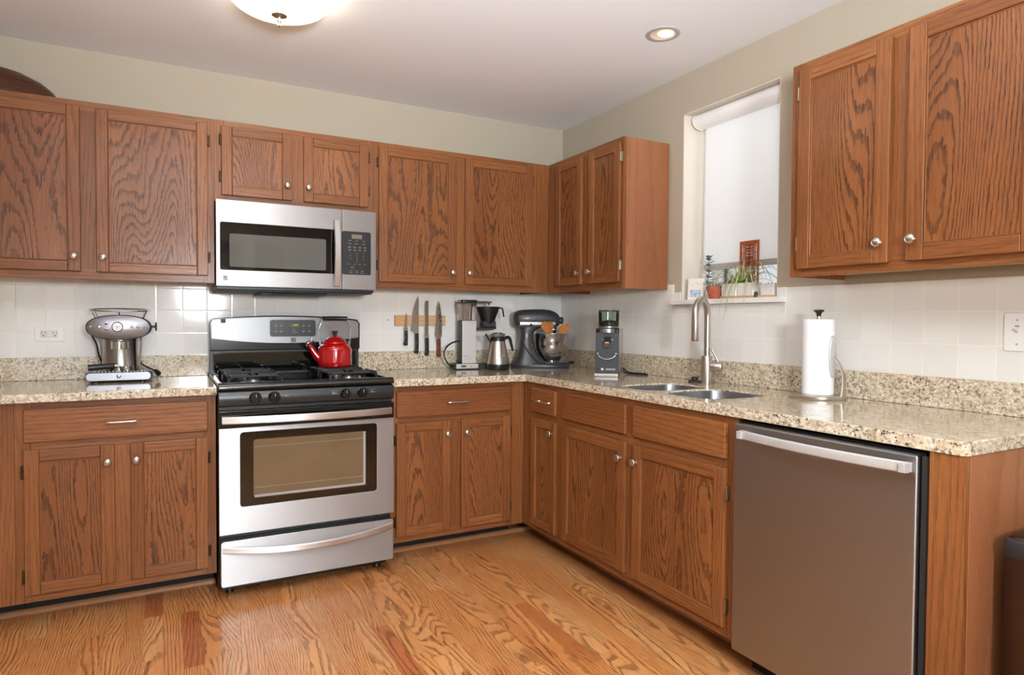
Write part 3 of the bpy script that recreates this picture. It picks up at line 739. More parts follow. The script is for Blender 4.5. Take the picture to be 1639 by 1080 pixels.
# burners and grates
def burner(x, y, r, grate_hw, gy):
    mb = MB(); mb.lathe([(r*1.5, 0), (r*1.5, .003), (r*1.1, .006), (r, .006), (r, .014), (r*.9, .015), (0, .015)], (x, y, .9145), (0, 0, 1), 28, cap=False)
    mb.build('burner_head', 'steel', g, world=True)
    MB().lathe([(r*.86, 0), (r*.86, .005), (r*.8, .0075), (0, .008)], (x, y, .9300), (0, 0, 1), 28, cap=True).build('burner_cap', 'black_matte', g, world=True)
    mb = MB(); hw, hd = grate_hw, gy; zt = .9555; t = .0055
    # square ring on bent legs, four fingers to the centre
    ring = [(x-hw, y-hd), (x+hw, y-hd), (x+hw, y+hd), (x-hw, y+hd)]
    for (ax_, ay), (bx, by) in zip(ring, ring[1:]+ring[:1]):
        dx, dy = bx-ax_, by-ay; L = math.hypot(dx, dy); ux, uy = dx/L, dy/L
        mb.tube([(ax_+ux*.0, ay+uy*.0, .9155), (ax_+ux*.004, ay+uy*.004, .940), (ax_+ux*.018, ay+uy*.018, .9515), (bx-ux*.018, by-uy*.018, .9515), (bx-ux*.004, by-uy*.004, .940), (bx, by, .9155)], t, 8)
    for ux, uy, L in ((1, 0, hw), (-1, 0, hw), (0, 1, hd), (0, -1, hd)):
        sx_, sy_ = x+ux*L, y+uy*L; ex, ey = x+ux*.022, y+uy*.022
        wx, wy = abs(uy)*.0045, abs(ux)*.0045
        mb.box(min(sx_, ex)-wx, max(sx_, ex)+wx, min(sy_, ey)-wy, max(sy_, ey)+wy, .9435, zt)
    mb.build('grate', 'black_matte', g, world=True, bevel=.0015)
for x in (-1.985, -1.545):
    burner(x, -.475, .036, .112, .105); burner(x, -.215, .032, .112, .105)
# control panel, knobs
prof = [(-.66, .8995), (-.690, .8985), (-.6945, .893), (-.6955, .86), (-.693, .838), (-.688, .833), (-.66, .832)]
MB().prism(prof, 'x', RX0+.001, RX1-.001, 'x').build('control_panel', 'panel_blk', g, world=True, bevel=.002)
for kx in (-2.001, -1.9235, -1.6145, -1.5365):
    o = Vector((kx, -.6955, .868))
    mb = MB(); mb.lathe([(.0255, 0), (.0255, .003), (.022, .005), (.0205, .017), (.019, .020), (0, .0205)], o, (0, -1, 0), 32, cap=True)
    k = mb.build('knob', 'black', g, world=True)
    MB().box(kx-.0048, kx+.0048, -.6955-.033, -.6955-.018, .868-.0205, .868+.0205).build('grip', 'black', k, world=True, bevel=.003)
    MB().box(kx-.0012, kx+.0012, -.6955-.0336, -.6955-.0325, .872, .886).build('pointer_mark', 'text_g', k, world=True)
for kx, s, w_ in ((-2.048, 0, .022), (-1.872, 0, .02), (-1.663, 1, .03), (-1.485, 1, .03)):
    mb = MB()
    mb.box(kx-w_/2, kx+w_/2, -.6962, -.6955, .8675, .8685); mb.box(kx-w_/3, kx+w_/4, -.6962, -.6955, .871, .8725); mb.box(kx-w_/3, kx-.002, -.6962, -.6955, .874, .8765)
    if s: mb.box(kx-w_/2, kx+w_/2, -.6962, -.6955, .882, .8828)
    mb.build('printed_marks', 'text_g', g, world=True)
# vent strip, door
mb = MB(); mb.box(RX0+.004, RX1-.004, -.668, -.645, .817, .831)
for i in range(11): mb.box(RX0+.03+i*.065, RX0+.078+i*.065, -.6695, -.668, .820, .823).box(RX0+.03+i*.065, RX0+.078+i*.065, -.6695, -.668, .8255, .8285)
mb.build('vent_strip', 'black_pl', g, world=True)
dr = MB().box(RX0+.001, RX1-.001, YD+.002, -.645, .288, .815).build('oven_door', 'side_dark', g, world=True, bevel=.003)
MB().box(RX0+.001, RX1-.001, YD-.004, YD+.0015, .7425, .8145).build('door_top_trim', 'black_glass', dr, world=True, bevel=.002)
# stainless face with a rounded opening
def face_with_hole(x0, x1, z0, z1, hx0, hx1, hz0, hz1, r, y0, y1, ro=.003):
    inner = rrect(hx0, hx1, hz0, hz1, r, 6); N = len(inner); cx, cz = (hx0+hx1)/2, (hz0+hz1)/2
    per = (x1-x0, z1-z0); outer = []
    for k, (px, pz) in enumerate(inner):
        q = k // 7; c = ((x1, z1), (x0, z1), (x0, z0), (x1, z0))[q]
        j = k % 7
        # spread along the corner: first half walks one side, second half the other
        if j < 3: o = {0: (x1, pz), 1: (px, z1), 2: (x0, pz), 3: (px, z0)}[q]
        elif j > 3: o = {0: (px, z1), 1: (x0, pz), 2: (px, z0), 3: (x1, pz)}[q]
        else: o = c
        outer.append(o)
    mb = MB(); bm = mb.bm
    A = [bm.verts.new((x, y0, z)) for x, z in outer]; B = [bm.verts.new((x, y0, z)) for x, z in inner]
    A2 = [bm.verts.new((x, y1, z)) for x, z in outer]; B2 = [bm.verts.new((x, y1, z)) for x, z in inner]
    fs = []
    for i in range(N):
        j = (i+1) % N
        fs += [bm.faces.new((A[i], A[j], B[j], B[i])), bm.faces.new((A2[i], B2[i], B2[j], A2[j])), bm.faces.new((B[i], B[j], B2[j], B2[i])), bm.faces.new((A[j], A[i], A2[i], A2[j]))]
    mb._tag(fs); return mb
f_ = face_with_hole(RX0+.0005, RX1-.0005, .287, .7415, -2.0615, -1.4655, .401, .7215, .014, YD-.004, YD+.0015).build('door_face', 'steel', dr, world=True, bevel=.0022, seg=3)
mb = MB(); mb.prism(rrect(-2.060, -1.467, .4025, .720, .013), 'y', YD-.0015, YD+.0015); wb = mb.build('window_border', 'black_glass', dr, world=True)
M_['oven_glass'] = plain('oven_window', (104, 88, 66), .10, coat=.5, noise_amt=.25, nscale=7)
MB().prism(rrect(-2.009, -1.519, .434, .6875, .012), 'y', YD-.0019, YD-.0016).build('window_glass', 'oven_glass', dr, world=True)
mb = MB()
for z in (.655, .478): mb.cyl((-2.005, YD-.0021, z), (-1.53, YD-.0021, z), .0006, seg=6)
mb.box(-1.530, -1.5195, YD-.0022, YD-.002, .447, .686)
mb.box(-2.005, -1.5195, YD-.0022, YD-.002, .4365, .4465)
mb.build('oven_rack', 'text_g', dr, world=True)
def bowed(x0, x1, z_end, z_mid, h, out_end, out_mid, th=.010, y=YD-.0045, n=24):
    """flat bowed bar handle"""
    rings = []
    for i in range(n+1):
        t = i/n; x = x0+(x1-x0)*t; q = 1-(2*t-1)**2
        yo = y-(out_end+(out_mid-out_end)*q); zc = z_end+(z_mid-z_end)*q
        rings.append([(x, yo, zc-h/2+.004), (x, yo+.003, zc-h/2), (x, yo+th, zc-h/2), (x, yo+th, zc+h/2), (x, yo+.003, zc+h/2), (x, yo, zc+h/2-.004)])
    return MB().loft(rings, grain='x')
mb = bowed(-2.134, -1.397, .777, .777, .031, .014, .052)
for x in (-2.128, -1.403): mb.box(x-.006, x+.006, YD-.012, YD-.0042, .763, .791)
mb.build('door_handle', 'handle', dr, world=True, angle=22)
# drawer
d2 = MB().prism(rrect(RX0+.006, RX1-.002, .063, .2585, .012), 'y', YD-.002, -.645).build('storage_drawer', 'steel', g, world=True, bevel=.003, seg=3)
mb = bowed(-2.132, -1.392, .224, .198, .029, .002, .036)
mb.build('drawer_handle', 'handle', d2, world=True, angle=22)
# backguard
bg = MB().box(RX0+.004, RX1-.004, -.072, -.036, .903, 1.045).build('backguard', 'side_dark', g, world=True)
mb = MB(); mb.prism(rrect(RX0+.02, RX1-.02, .933, 1.036, .010), 'y', -.082, -.0722); mb.build('lower_panel', 'black_glass', bg, world=True, bevel=.003)
mb = MB(); mb.box(RX0+.02, RX1-.02, -.079, -.0722, 1.0455, 1.050).box(RX0+.03, RC-.09, -.078, -.0722, 1.0525, 1.067).box(RC-.07, RX1-.03, -.078, -.0722, 1.0525, 1.067); mb.build('vent_louvre', 'black_pl', bg, world=True)
def arc_face(x0, x1, zb_e, zb_m, zt_e, zt_m, y0, y1, r=.014, n=24):
    top = []; bot = []
    for i in range(n+1):
        t = i/n; q = 1-(2*t-1)**2; x = x0+(x1-x0)*t
        dd = min(x-x0, x1-x); c = 0
        if dd < r: c = r-math.sqrt(max(0, r*r-(r-dd)**2))
        top.append((x, zt_e+(zt_m-zt_e)*q-c)); bot.append((x, zb_e+(zb_m-zb_e)*q))
    e = [.002, .006, .010]
    return MB().prism(top+bot[::-1], 'y', y0, y1)
arc_face(RX0+.003, RX1-.003, 1.0455, 1.0455, 1.206, 1.226, -.096, -.040, .02, 60).build('control_housing', 'black', bg, world=True, bevel=.004, seg=3)
arc_face(RX0+.011, RX1-.011, 1.108, 1.081, 1.199, 1.2195, -.0995, -.0962, .01, 60).build('steel_fascia', 'steel', bg, world=True, bevel=.001)
dp = MB().prism(rrect(-1.858, -1.626, 1.116, 1.203, .012), 'y', -.1035, -.0997).build('display_panel', 'panel_blk', bg, world=True, bevel=.001)
MB().box(-1.764, -1.710, -.1042, -.1037, 1.166, 1.184).build('clock_display', 'lcd', dp, world=True)
def wtext(s, size, mat, parent, x, y, z, name='printed_marks', sx=1, align='CENTER'):
    w = world_loc(parent); return text(s, size, mat, parent, (x-w.x, y-w.y, z-w.z), name=name, sx=sx, align=align)
wtext('4:00', .013, 'digits', dp, -1.732, -.1046, 1.175, 'clock_digits')
mb = MB()
for bx, bz in ((-1.828, 1.173), (-1.803, 1.173), (-1.828, 1.143), (-1.803, 1.143), (-1.690, 1.173), (-1.660, 1.173), (-1.690, 1.143), (-1.660, 1.143)):
    mb.box(bx-.006, bx+.006, -.1040, -.1036, bz-.0015, bz+.0015); mb.box(bx-.004, bx+.003, -.1040, -.1036, bz-.005, bz-.0035); mb.box(bx-.001, bx+.001, -.1040, -.1036, bz+.010, bz+.012)
for k, L in enumerate((.010, .015, .028)): mb.box(-1.745, -1.745+L, -.1040, -.1036, 1.1535-k*.0085, 1.155-k*.0085).box(-1.752, -1.750, -.1040, -.1036, 1.1535-k*.0085, 1.155-k*.0085)
mb.build('printed_marks', 'text_g', dp, world=True)
def emblem(par, cx, y, cz, w_, h_, t=.0005):
    """dark square emblem crossed by light wavy bars"""
    mb = MB(); n = 10
    for (za, zb, slope) in ((.36, .5, 0), (.08, .26, -.03), (-.2, 0, .05), (-.5, -.3, -.02)):
        rings = []
        for i in range(n+1):
            t_ = i/n; x = cx-w_/2+w_*t_; o_ = slope*math.sin(t_*PI*1.5)*h_
            rings.append([(x, y-t, cz+za*h_+o_), (x, y, cz+za*h_+o_), (x, y, cz+zb*h_+o_), (x, y-t, cz+zb*h_+o_)])
        mb.loft(rings)
    mb.build('emblem', 'text_d', par, world=True)
emblem(bg, -1.741, -.1001, 1.0975, .027, .024)
MB().box(-2.092, -2.070, -.1001, -.0996, 1.186, 1.207).build('badge', 'text_d', bg, world=True)

# ================================================================ microwave
MX0, MX1, MY = -2.1315, -1.3815, -.392
g = thing('microwave', 'stainless over the range microwave hung under the short wall cabinet', 'microwave', (RC, -.2, 1.336))
MB().box(MX0+.003, MX1-.003, -.355, -.0085, 1.345, 1.7555).build('body', 'side_dark', g, world=True, bevel=.002)
mb = MB(); mb.box(MX0+.01, MX1-.01, -.36, -.02, 1.337, 1.3448).box(MX0+.2, MX0+.52, -.30, -.06, 1.326, 1.3368).box(MX0+.25, MX0+.47, -.33, -.30, 1.331, 1.3368)
mb.build('underside_vent', 'black_matte', g, world=True, bevel=.003)
dr = face_with_hole(MX0, -1.5575, 1.3585, 1.7565, -2.1135, -1.5695, 1.4335, 1.6535, .008, MY-.003, -.357).build('door', 'steel', g, world=True, bevel=.0025, seg=3)
MB().prism(rrect(-2.1125, -1.5705, 1.4345, 1.6525, .007), 'y', MY+.0005, MY+.02).build('door_glass', 'black_glass', dr, world=True)
M_['mw_glass'] = plain('microwave_window_mesh', (96, 98, 94), .05, coat=.6, noise_amt=.03)
MB().prism(rrect(-2.0745, -1.634, 1.449, 1.6025, .008), 'y', MY, MY+.0004).build('window_mesh', 'mw_glass', dr, world=True)
# bowed vertical handle
rings = []
for i in range(25):
    t = i/24; z = 1.374+(1.700-1.374)*t; q = 1-(2*t-1)**2; yo = MY-.005-(.012+.026*q); hw = .0155
    x = -1.584
    rings.append([(x-hw+.003, yo, z), (x-hw, yo+.004, z), (x-hw, yo+.010, z), (x+hw, yo+.010, z), (x+hw, yo+.004, z), (x+hw-.003, yo, z)])
mb = MB().loft(rings)
for z in (1.380, 1.694): mb.box(-1.594, -1.574, MY-.012, MY-.0032, z-.006, z+.006)
mb.build('door_handle', 'handle', dr, world=True, angle=22)
emblem(dr, -2.093, MY-.0032, 1.397, .019, .0215)
cp = MB().box(-1.5555, MX1, MY-.003, -.357, 1.3585, 1.7565).build('control_side', 'steel', g, world=True, bevel=.0025, seg=3)
kp = MB().prism(rrect(-1.5550, -1.4095, 1.4335, 1.6505, .008), 'y', MY-.0042, MY-.0032).build('keypad', 'panel_blk', cp, world=True)
MB().box(-1.508, -1.455, MY-.0047, MY-.0043, 1.6145, 1.636).build('display', 'lcd2', kp, world=True)
mb = MB()
for r_, z in enumerate((1.6035, 1.588)):
    for cx in (-1.516, -1.482, -1.446): mb.box(cx-.008-.002*(r_), cx+.008, MY-.0046, MY-.0043, z, z+.0016)
for z in (1.572, 1.558):
    for cx in (-1.519, -1.493, -1.467, -1.441): mb.box(cx-.007, cx+.007, MY-.0046, MY-.0043, z, z+.0014).box(cx-.005, cx+.006, MY-.0046, MY-.0043, z-.0035, z-.0022)
for z in (1.486,):
    for cx in (-1.523, -1.492, -1.467, -1.441): mb.box(cx-.006, cx+.006, MY-.0046, MY-.0043, z, z+.0014)
for z in (1.451, 1.442):
    for cx in (-1.511, -1.482, -1.454): mb.box(cx-.009, cx+.008, MY-.0046, MY-.0043, z, z+.0014)
mb.build('printed_marks', 'text_g', kp, world=True)
for i, ch in enumerate('1234567890'):
    r_, c_ = divmod(i, 3)
    if i == 9: r_, c_ = 3, 1
    wtext(ch, .0085, 'text_g', kp, (-1.514, -1.481, -1.448)[c_], MY-.0044, 1.543-r_*.0145, 'printed_digit')
for cx, mt in ((-1.502, 'text_g'), (-1.461, 'redled')):
    MB().lathe([(.0075, 0), (.0075, .0004), (.0065, .0004), (.0065, 0)], (cx, MY-.0043, 1.469), (0, -1, 0), 20, cap=False).build('button_ring', mt, kp, world=True)

# ================================================================ dishwasher
g = thing('dishwasher', 'stainless steel dishwasher with curved bar handle near the counter end', 'dishwasher', (-.33, -2.41, 0))
MB().box(-.622, -.02, -2.716, -2.102, .10, .872).build('tub', 'side_dark', g, world=True)
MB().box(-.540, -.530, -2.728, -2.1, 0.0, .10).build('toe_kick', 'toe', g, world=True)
d = MB().box(-.656, -.6225, -2.7135, -2.1075, .095, .8665).build('door', 'steel_y', g, world=True, bevel=.006, seg=3)
rings = []
for i in range(25):
    t = i/24; y = -2.150+(-2.700+2.150)*t; q = 1-(2*t-1)**2; xo = -.657-(.022+.024*q); zc = .8355
    rings.append([(xo, y, zc-.011), (xo+.004, y, zc-.0145), (xo+.012, y, zc-.0145), (xo+.012, y, zc+.0145), (xo+.004, y, zc+.0145), (xo, y, zc+.011), (xo-.002, y, zc)])
mb = MB().loft(rings)
for y in (-2.158, -2.692): mb.box(-.690, -.6562, y-.009, y+.009, .823, .848)
mb.build('door_handle', 'silver_pl', d, world=True, bevel=.0015, angle=22)
MB().box(-.640, -.630, -2.7285, -2.7160, .10, .866).build('side_gasket', 'rubber', g, world=True)

# ================================================================ faucet and sink things
FX, FY = -.137, -1.462
g = thing('faucet', 'brushed nickel pull down kitchen faucet arching over the sink', 'faucet', (FX, FY, CT))
mb = MB(); mb.lathe([(.0265, 0), (.0265, .002), (.0245, .004), (.0245, .128), (.0235, .130), (.0160, .1302)], (0, 0, .0005), (0, 0, 1), 32); mb.build('body', 'nickel', g)
dx, dy = -.90, -.43; R_ = .078; zc = .312
P = [(0, 0, .1308), (0, 0, .22)]
for k in range(19):
    t = PI*k/18; q = R_*(1-math.cos(t)); P.append((dx*q, dy*q, zc+R_*math.sin(t)))
P.append((dx*2*R_, dy*2*R_, .283))
MB().tube(P, .0145, 20).build('spout', 'nickel', g)
MB().lathe([(.0150, 0), (.0163, .003), (.0163, .078), (.014, .080)], (dx*2*R_, dy*2*R_, .202), (0, 0, 1), 28).build('spray_head', 'nickel', g)
hx, hy = .55, -.835
k = MB().lathe([(.0215, 0), (.0225, .004), (.0225, .042), (.021, .047)], (hx*.020, hy*.020, .083), (hx, hy, 0), 28).build('valve', 'nickel', g)
MB().tube([(hx*.05, hy*.05, .105), (hx*.045-.002, hy*.045, .12), (hx*.028-.012, hy*.028, .165)], [.0062, .0058, .0056], 14).build('lever', 'nickel', k)
g = tag(MB().lathe([(.029, 0), (.031, .002), (.030, .005), (.018, .011), (.0145, .014), (.0155, .024), (.0135, .026), (0, .026)], (0, 0, 0), (0, 0, 1), 28).build('sink_stopper', 'rubber', loc=(-.118, -1.365, CT+.0004)), 'small black rubber sink stopper left of the faucet', 'sink stopper')

# ================================================================ kettle
KX, KY, KZ = -1.548, -.205, .956
g = thing('kettle', 'red enamel kettle with tall wire handle on the back burner', 'kettle', (KX, KY, KZ))
mb = MB(); mb.lathe([(.0, 0), (.078, 0), (.086, .004), (.0875, .012), (.086, .018), (.0875, .022), (.0870, .03), (.0868, .085), (.0845, .100), (.0775, .113), (.067, .121), (.060, .1235), (.0, .1235)], (0, 0, 0), (0, 0, 1), 48, cap=False); b = mb.build('body', 'red', g, angle=60)
MB().lathe([(.0888, 0), (.0895, .003), (.0888, .006)], (0, 0, .009), (0, 0, 1), 48, cap=False).build('base_band', 'dk_red', b)
MB().lathe([(.0625, 0), (.0635, .004), (.061, .008), (.052, .020), (.038, .031), (.018, .0375), (0, .0385)], (0, 0, .1238), (0, 0, 1), 40, cap=True).build('lid', 'red', g, angle=60)
MB().lathe([(.009, 0), (.0095, .006), (.0125, .018), (.0165, .0255), (.0165, .028), (0, .0285)], (0, 0, .1620), (0, 0, 1), 24).build('lid_knob', 'brown_pl', g)
s_ = MB().tube([(-.068, -.0, .040), (-.088, 0, .052), (-.108, 0, .078), (-.122, 0, .103), (-.134, 0, .121)], [.024, .021, .016, .0125, .0105], 18, smooth=1).build('spout', 'red', g)
MB().tube([(-.146, 0, .112), (-.138, 0, .128), (-.124, 0, .139), (-.118, 0, .150), (-.1175, 0, .162)], [.0025, .0095, .0035, .0022, .0022], 12, smooth=1).build('whistle', 'chrome', s_)
MB().sphere((-.112, 0, .130), .0085, seg=14, n=8).build('whistle_knob', 'black_pl', s_)
def arch(y=0): return [(-.079, y, .118), (-.0795, y, .140), (-.083, y, .178), (-.084, y, .20), (-.074, y, .228), (-.062, y, .248), (-.052, y, .256)]
for s in (1, -1):
    MB().tube([(s*-x, y, z) for x, y, z in arch()], .0028, 10, smooth=1).build('handle_wire', 'chrome', g)
    MB().box(s*.074-.005, s*.074+.005, -.006, .006, .1065, .136).build('handle_bracket', 'chrome', g, bevel=.002)
MB().tube([(-.064, 0, .2545), (-.062, 0, .2550), (-.058, 0, .2555), (0, 0, .2565), (.058, 0, .2555), (.062, 0, .255), (.064, 0, .2545)], [.010, .0125, .0115, .0115, .0115, .0125, .010], 18).build('grip', 'black_pl', g)
# ================================================================ espresso machine (local frame: front is -y)
g = thing('espresso_machine', 'chrome espresso machine with oval dial face left of the stove', 'espresso machine', (-2.523, -.165, CT+.0006))
def stadium(hx, hz, n=12, p=2.0):
    P = []
    for k in range(4*n):
        t = 2*PI*k/(4*n); c_, s_ = math.cos(t), math.sin(t)
        P.append((hx*math.copysign(abs(c_)**(2/p), c_), hz*math.copysign(abs(s_)**(2/p), s_)))
    return P
# drip tray base: low rounded slab
def slab(hx, y0, y1, z0, z1, r):
    return rrect(-hx, hx, z0, z1, r, 6)
for x in (-.09, .09):
    for y in (-.08, .09): MB().cyl((x, y, 0), (x, y, .008), .011).build('foot', 'black_pl', g)
mb = MB(); mb.prism(rrect(-.130, .130, -.108, .115, .045, 8), 'z', .0075, .046); b = mb.build('drip_tray', 'steel_dull', g, bevel=.006, seg=4)
mb = MB(); mb.prism(rrect(-.127, .125, .008, .045, .0175, 8), 'y', -.1175, -.105); mb.build('tray_front', 'steel_dull', b, bevel=.003)
mb = MB()
for i in range(15): mb.box(-.098+i*.014, -.092+i*.014, -.092, -.01, .0462, .0478)
mb.build('tray_grille', 'chrome', b)
MB().lathe([(.009, 0), (.008, .004), (0, .007)], (-.002, -.1177, .027), (0, -1, 0), 20).build('tray_knob', 'chrome', b)
MB().lathe([(.078, .046), (.076, .06), (.074, .10), (.074, .175), (.078, .20)], (0, .025, 0), (0, 0, 1), 40).build('column', 'chrome_s', g)
MB().lathe([(.036, .0), (.036, .034), (.030, .036), (0, .036)], (0, -.045, .148), (0, 0, 1), 32).build('group_head', 'chrome', g)
# oval head: lofted superellipse, thick front bezel
rings = []
for y, f in ((-.098, .955), (-.094, .985), (-.085, 1.0), (-.02, 1.0), (.04, .97), (.085, .86), (.10, .6)):
    rings.append([(x*f, y, .2465+z*f) for x, z in stadium(.128, .0565, 12, 2.35)])
h_ = MB().loft(rings).build('head', 'black_pl', g, angle=55)
rings = []
for y, f in ((-.1035, .93), (-.1015, .955), (-.0985, .965)):
    rings.append([(x*f, y, .2465+z*f*.99) for x, z in stadium(.128, .0565, 12, 2.35)])
f_ = MB().loft(rings).build('face_plate', 'steel_dull', h_, angle=55)
MB().lathe([(.0215, 0), (.0225, .003), (.0205, .006), (.0190, .0055)], (-.006, -.1036, .2495), (0, -1, 0), 32, cap=False).build('gauge_ring', 'bronze', f_)
k = MB().lathe([(.0195, 0), (0, .0001)], (-.006, -.1080, .2495), (0, -1, 0), 32).build('gauge_dial', 'dial', f_)
MB().box(-.018, .006, -.1090, -.1082, .2489, .2501).lathe([(.002, 0), (.002, .002)], (-.006, -.1080, .2495), (0, -1, 0), 10).build('gauge_needle', 'text_d', f_)
MB().lathe([(.0048, 0), (.0048, .0004), (.0040, .0004), (.0040, 0)], (-.0055, -.1083, .2405), (0, -1, 0), 16, cap=False).build('gauge_mark', 'text_d', f_)
for x, z, r, mt in ((-.076, .2495, .0075, 'chrome'), (.050, .2485, .0065, 'bronze_l'), (.074, .2485, .0065, 'bronze_l'), (.098, .2485, .0042, 'bronze_l'), (-.108, .2495, .004, 'chrome')):
    MB().lathe([(r, 0), (r, .003), (r*.7, .006), (r*.3, .0065), (0, .0065)], (x, -.1036, z), (0, -1, 0), 18).build('toggle_switch', mt, f_)
for z in (.2625, .2365):
    q = MB().lathe([(.0062, 0), (.0062, .003), (.0045, .0035)], (-.049, -.1036, z), (0, -1, 0), 18, cap=False).build('lamp_bezel', 'chrome', f_)
    MB().sphere((-.049, -.1055, z), .0042, seg=12, n=8).build('indicator_lamp', 'redled', q)
kb = MB().cyl((.125, -.055, .2495), (.142, -.055, .2495), .005).build('steam_shaft', 'black_pl', g)
MB().lathe([(.006, 0), (.020, .002), (.021, .005), (.019, .008), (0, .0085)], (.141, -.055, .2495), (1, 0, 0), 28).build('steam_knob', 'brown_pl', g)
MB().tube([(.085, -.05, .205), (.082, -.058, .14), (.078, -.064, .10), (.080, -.070, .062)], [.0042, .0042, .0036, .0046], 12, smooth=1).build('steam_wand', 'chrome', g)
# cup rail on top
def ellipse_pts(rx, ry, z, n=40, cy=0): return [(rx*math.cos(2*PI*k/n), cy+ry*math.sin(2*PI*k/n), z+.008*math.sin(2*PI*k/n)) for k in range(n+1)]
mb = MB(); mb.tube(ellipse_pts(.121, .095, .326, cy=.0), .0026, 8)
for a in (205, 335, 270, 30, 150):
    t = math.radians(a); mb.tube([(.121*math.cos(t), .095*math.sin(t), .326+.008*math.sin(t)), (.105*math.cos(t), .07*math.sin(t), .300 if a == 270 else .290)], .0024, 8)
mb.build('cup_rail', 'chrome', g)
# portafilter laid on the tray
p_ = MB().tube([(-.120, -.088, .0665), (-.10, -.085, .068), (-.03, -.072, .072), (-.020, -.070, .0725)], [.0135, .0140, .0115, .0105], 20).build('portafilter_handle', 'black_pl', g, loc=(0, 0, 0))
MB().tube([(-.021, -.0705, .0725), (.004, -.066, .070)], [.0075, .0065], 14).lathe([(.0, 0), (.024, .0), (.0265, .004), (.0265, .0175), (.029, .019), (.029, .022), (.0, .022)], (.026, -.062, .0482), (0, 0, 1), 32, cap=False).build('portafilter_basket', 'chrome', p_)
MB().tube([(-.055, .085, .270), (-.115, .07, .275), (-.118, .045, .21), (-.096, .05, .17), (-.092, .06, .12), (-.078, .07, .085), (-.060, .09, .06)], .0042, 10, smooth=2).build('power_cord', 'black_pl', g)
MB().tube([(.070, .06, .085), (.09, .045, .065), (.12, .02, .050), (.142, .0, .040)], .0040, 10, smooth=2).build('plug_cord', 'black_pl', g)
MB().tube([(.138, .004, .042), (.144, -.002, .038), (.152, -.010, .030), (.158, -.016, .024)], [.0065, .0105, .0125, .0125], 10, flat=.7).box(.157, .163, -.021, -.0195, .010, .020).build('plug', 'black_pl', g)

# ================================================================ drip coffee maker and carafe
g = thing('coffee_maker', 'tall silver drip coffee maker with clear water tank', 'coffee maker', (-.745, -.150, CT+.0006), math.radians(-6))
mb = MB(); mb.box(-.100, .040, -.060, .060, .004, .034).box(.040, .100, -.055, .060, .004, .030); b = mb.build('base', 'black_pl', g, bevel=.004)
MB().box(-.098, .037, -.0645, -.0605, .006, .033).build('base_fascia', 'silver_pl', b, bevel=.001)
MB().box(.037, .098, -.0655, -.0555, .001, .036).build('base_corner', 'black_matte', b, bevel=.002)
MB().box(-.068, -.038, -.0665, -.0647, .0145, .0245).build('rocker_switch', 'text_d', b, bevel=.0008)
MB().box(-.009, -.003, -.0665, -.0647, .0155, .0240).build('amber_lamp', 'amber', b)
MB().box(-.055, .022, -.052, .052, .034, .286).build('tower_core', 'black_matte', g, bevel=.004)
t_ = MB().box(-.060, .026, -.057, -.0525, .035, .285).build('tower_front', 'silver_pl', g, bevel=.0025, seg=3)
mb = MB(); w0 = -.052
for i, (a, b2) in enumerate(((0, .004), (.0055, .0085), (.0105, .0145), (.016, .019), (.021, .024), (.0255, .029))): mb.box(w0+a, w0+b2, -.0576, -.0571, .073 if i % 2 == 0 else .0735, .080)
mb.box(w0, w0+.052, -.0576, -.0571, .0615, .0628)
mb.build('printed_marks', 'text_g', t_)
tk = MB().loft([[(x, y, z) for x, y in rrect(-.060+dx_, .030-dx_, -.052+dx_, .052-dx_, .012)] for z, dx_ in ((.2865, .006), (.300, .004), (.390, -.004))], cap=False).build('water_tank', 'smoke', g)
MB().prism(rrect(-.064, .034, -.056, .056, .012), 'z', .2862, .2895).build('tank_foot', 'smoke', g)
MB().tube([(-.012, 0, .29), (-.012, 0, .39)], .006, 12).build('riser_tube', 'smoke', g)
MB().prism(rrect(-.062, .036, -.054, .054, .014), 'z', .3905, .408).build('tank_lid', 'black_pl', g, bevel=.004)
a_ = MB().box(.0365, .140, -.013, .013, .392, .403).build('outlet_arm', 'black_pl', g, bevel=.003)
MB().box(.036, .134, -.0148, -.0132, .3945, .4015).build('arm_trim', 'handle', a_)
MB().tube([(.125, 0, .392), (.125, 0, .380)], .006, 10).build('drip_outlet', 'black_pl', a_)
# brew basket on its bracket
mb = MB(); mb.box(.0225, .150, -.030, .030, .232, .246).box(.148, .168, -.016, .016, .236, .247); mb.build('basket_bracket', 'black_matte', g, bevel=.003)
rings = []
CXB = .118
for z, rx, ry in ((.2465, .036, .034), (.262, .038, .036), (.285, .042, .045), (.300, .047, .052), (.366, .072, .058), (.370, .0735, .059), (.3705, .070, .056), (.30, .044, .048), (.262, .03, .03)):
    rings.append([(CXB+x, y, z) for x, y in [(rx*math.cos(2*PI*k/36), ry*math.sin(2*PI*k/36)) for k in range(36)]])
b_ = MB().loft(rings).build('brew_basket', 'black_pl', g, angle=50)
MB().box(CXB-.040, CXB+.040, -.038, .038, .2468, .284).build('basket_holder', 'black_matte', g, bevel=.004)
MB().tube([(CXB+.071, 0, .362), (CXB+.093, 0, .362), (CXB+.097, 0, .352), (CXB+.104, 0, .310)], .0042, 10, flat=1.6).build('basket_handle', 'black_pl', b_)
MB().tube([(-.0555, .02, .165), (-.10, .01, .157), (-.145, -.01, .13), (-.163, -.02, .09), (-.150, -.03, .05), (-.125, -.02, .022), (-.100, .0, .016)], .0046, 12, smooth=2).build('power_cord', 'black_pl', g)
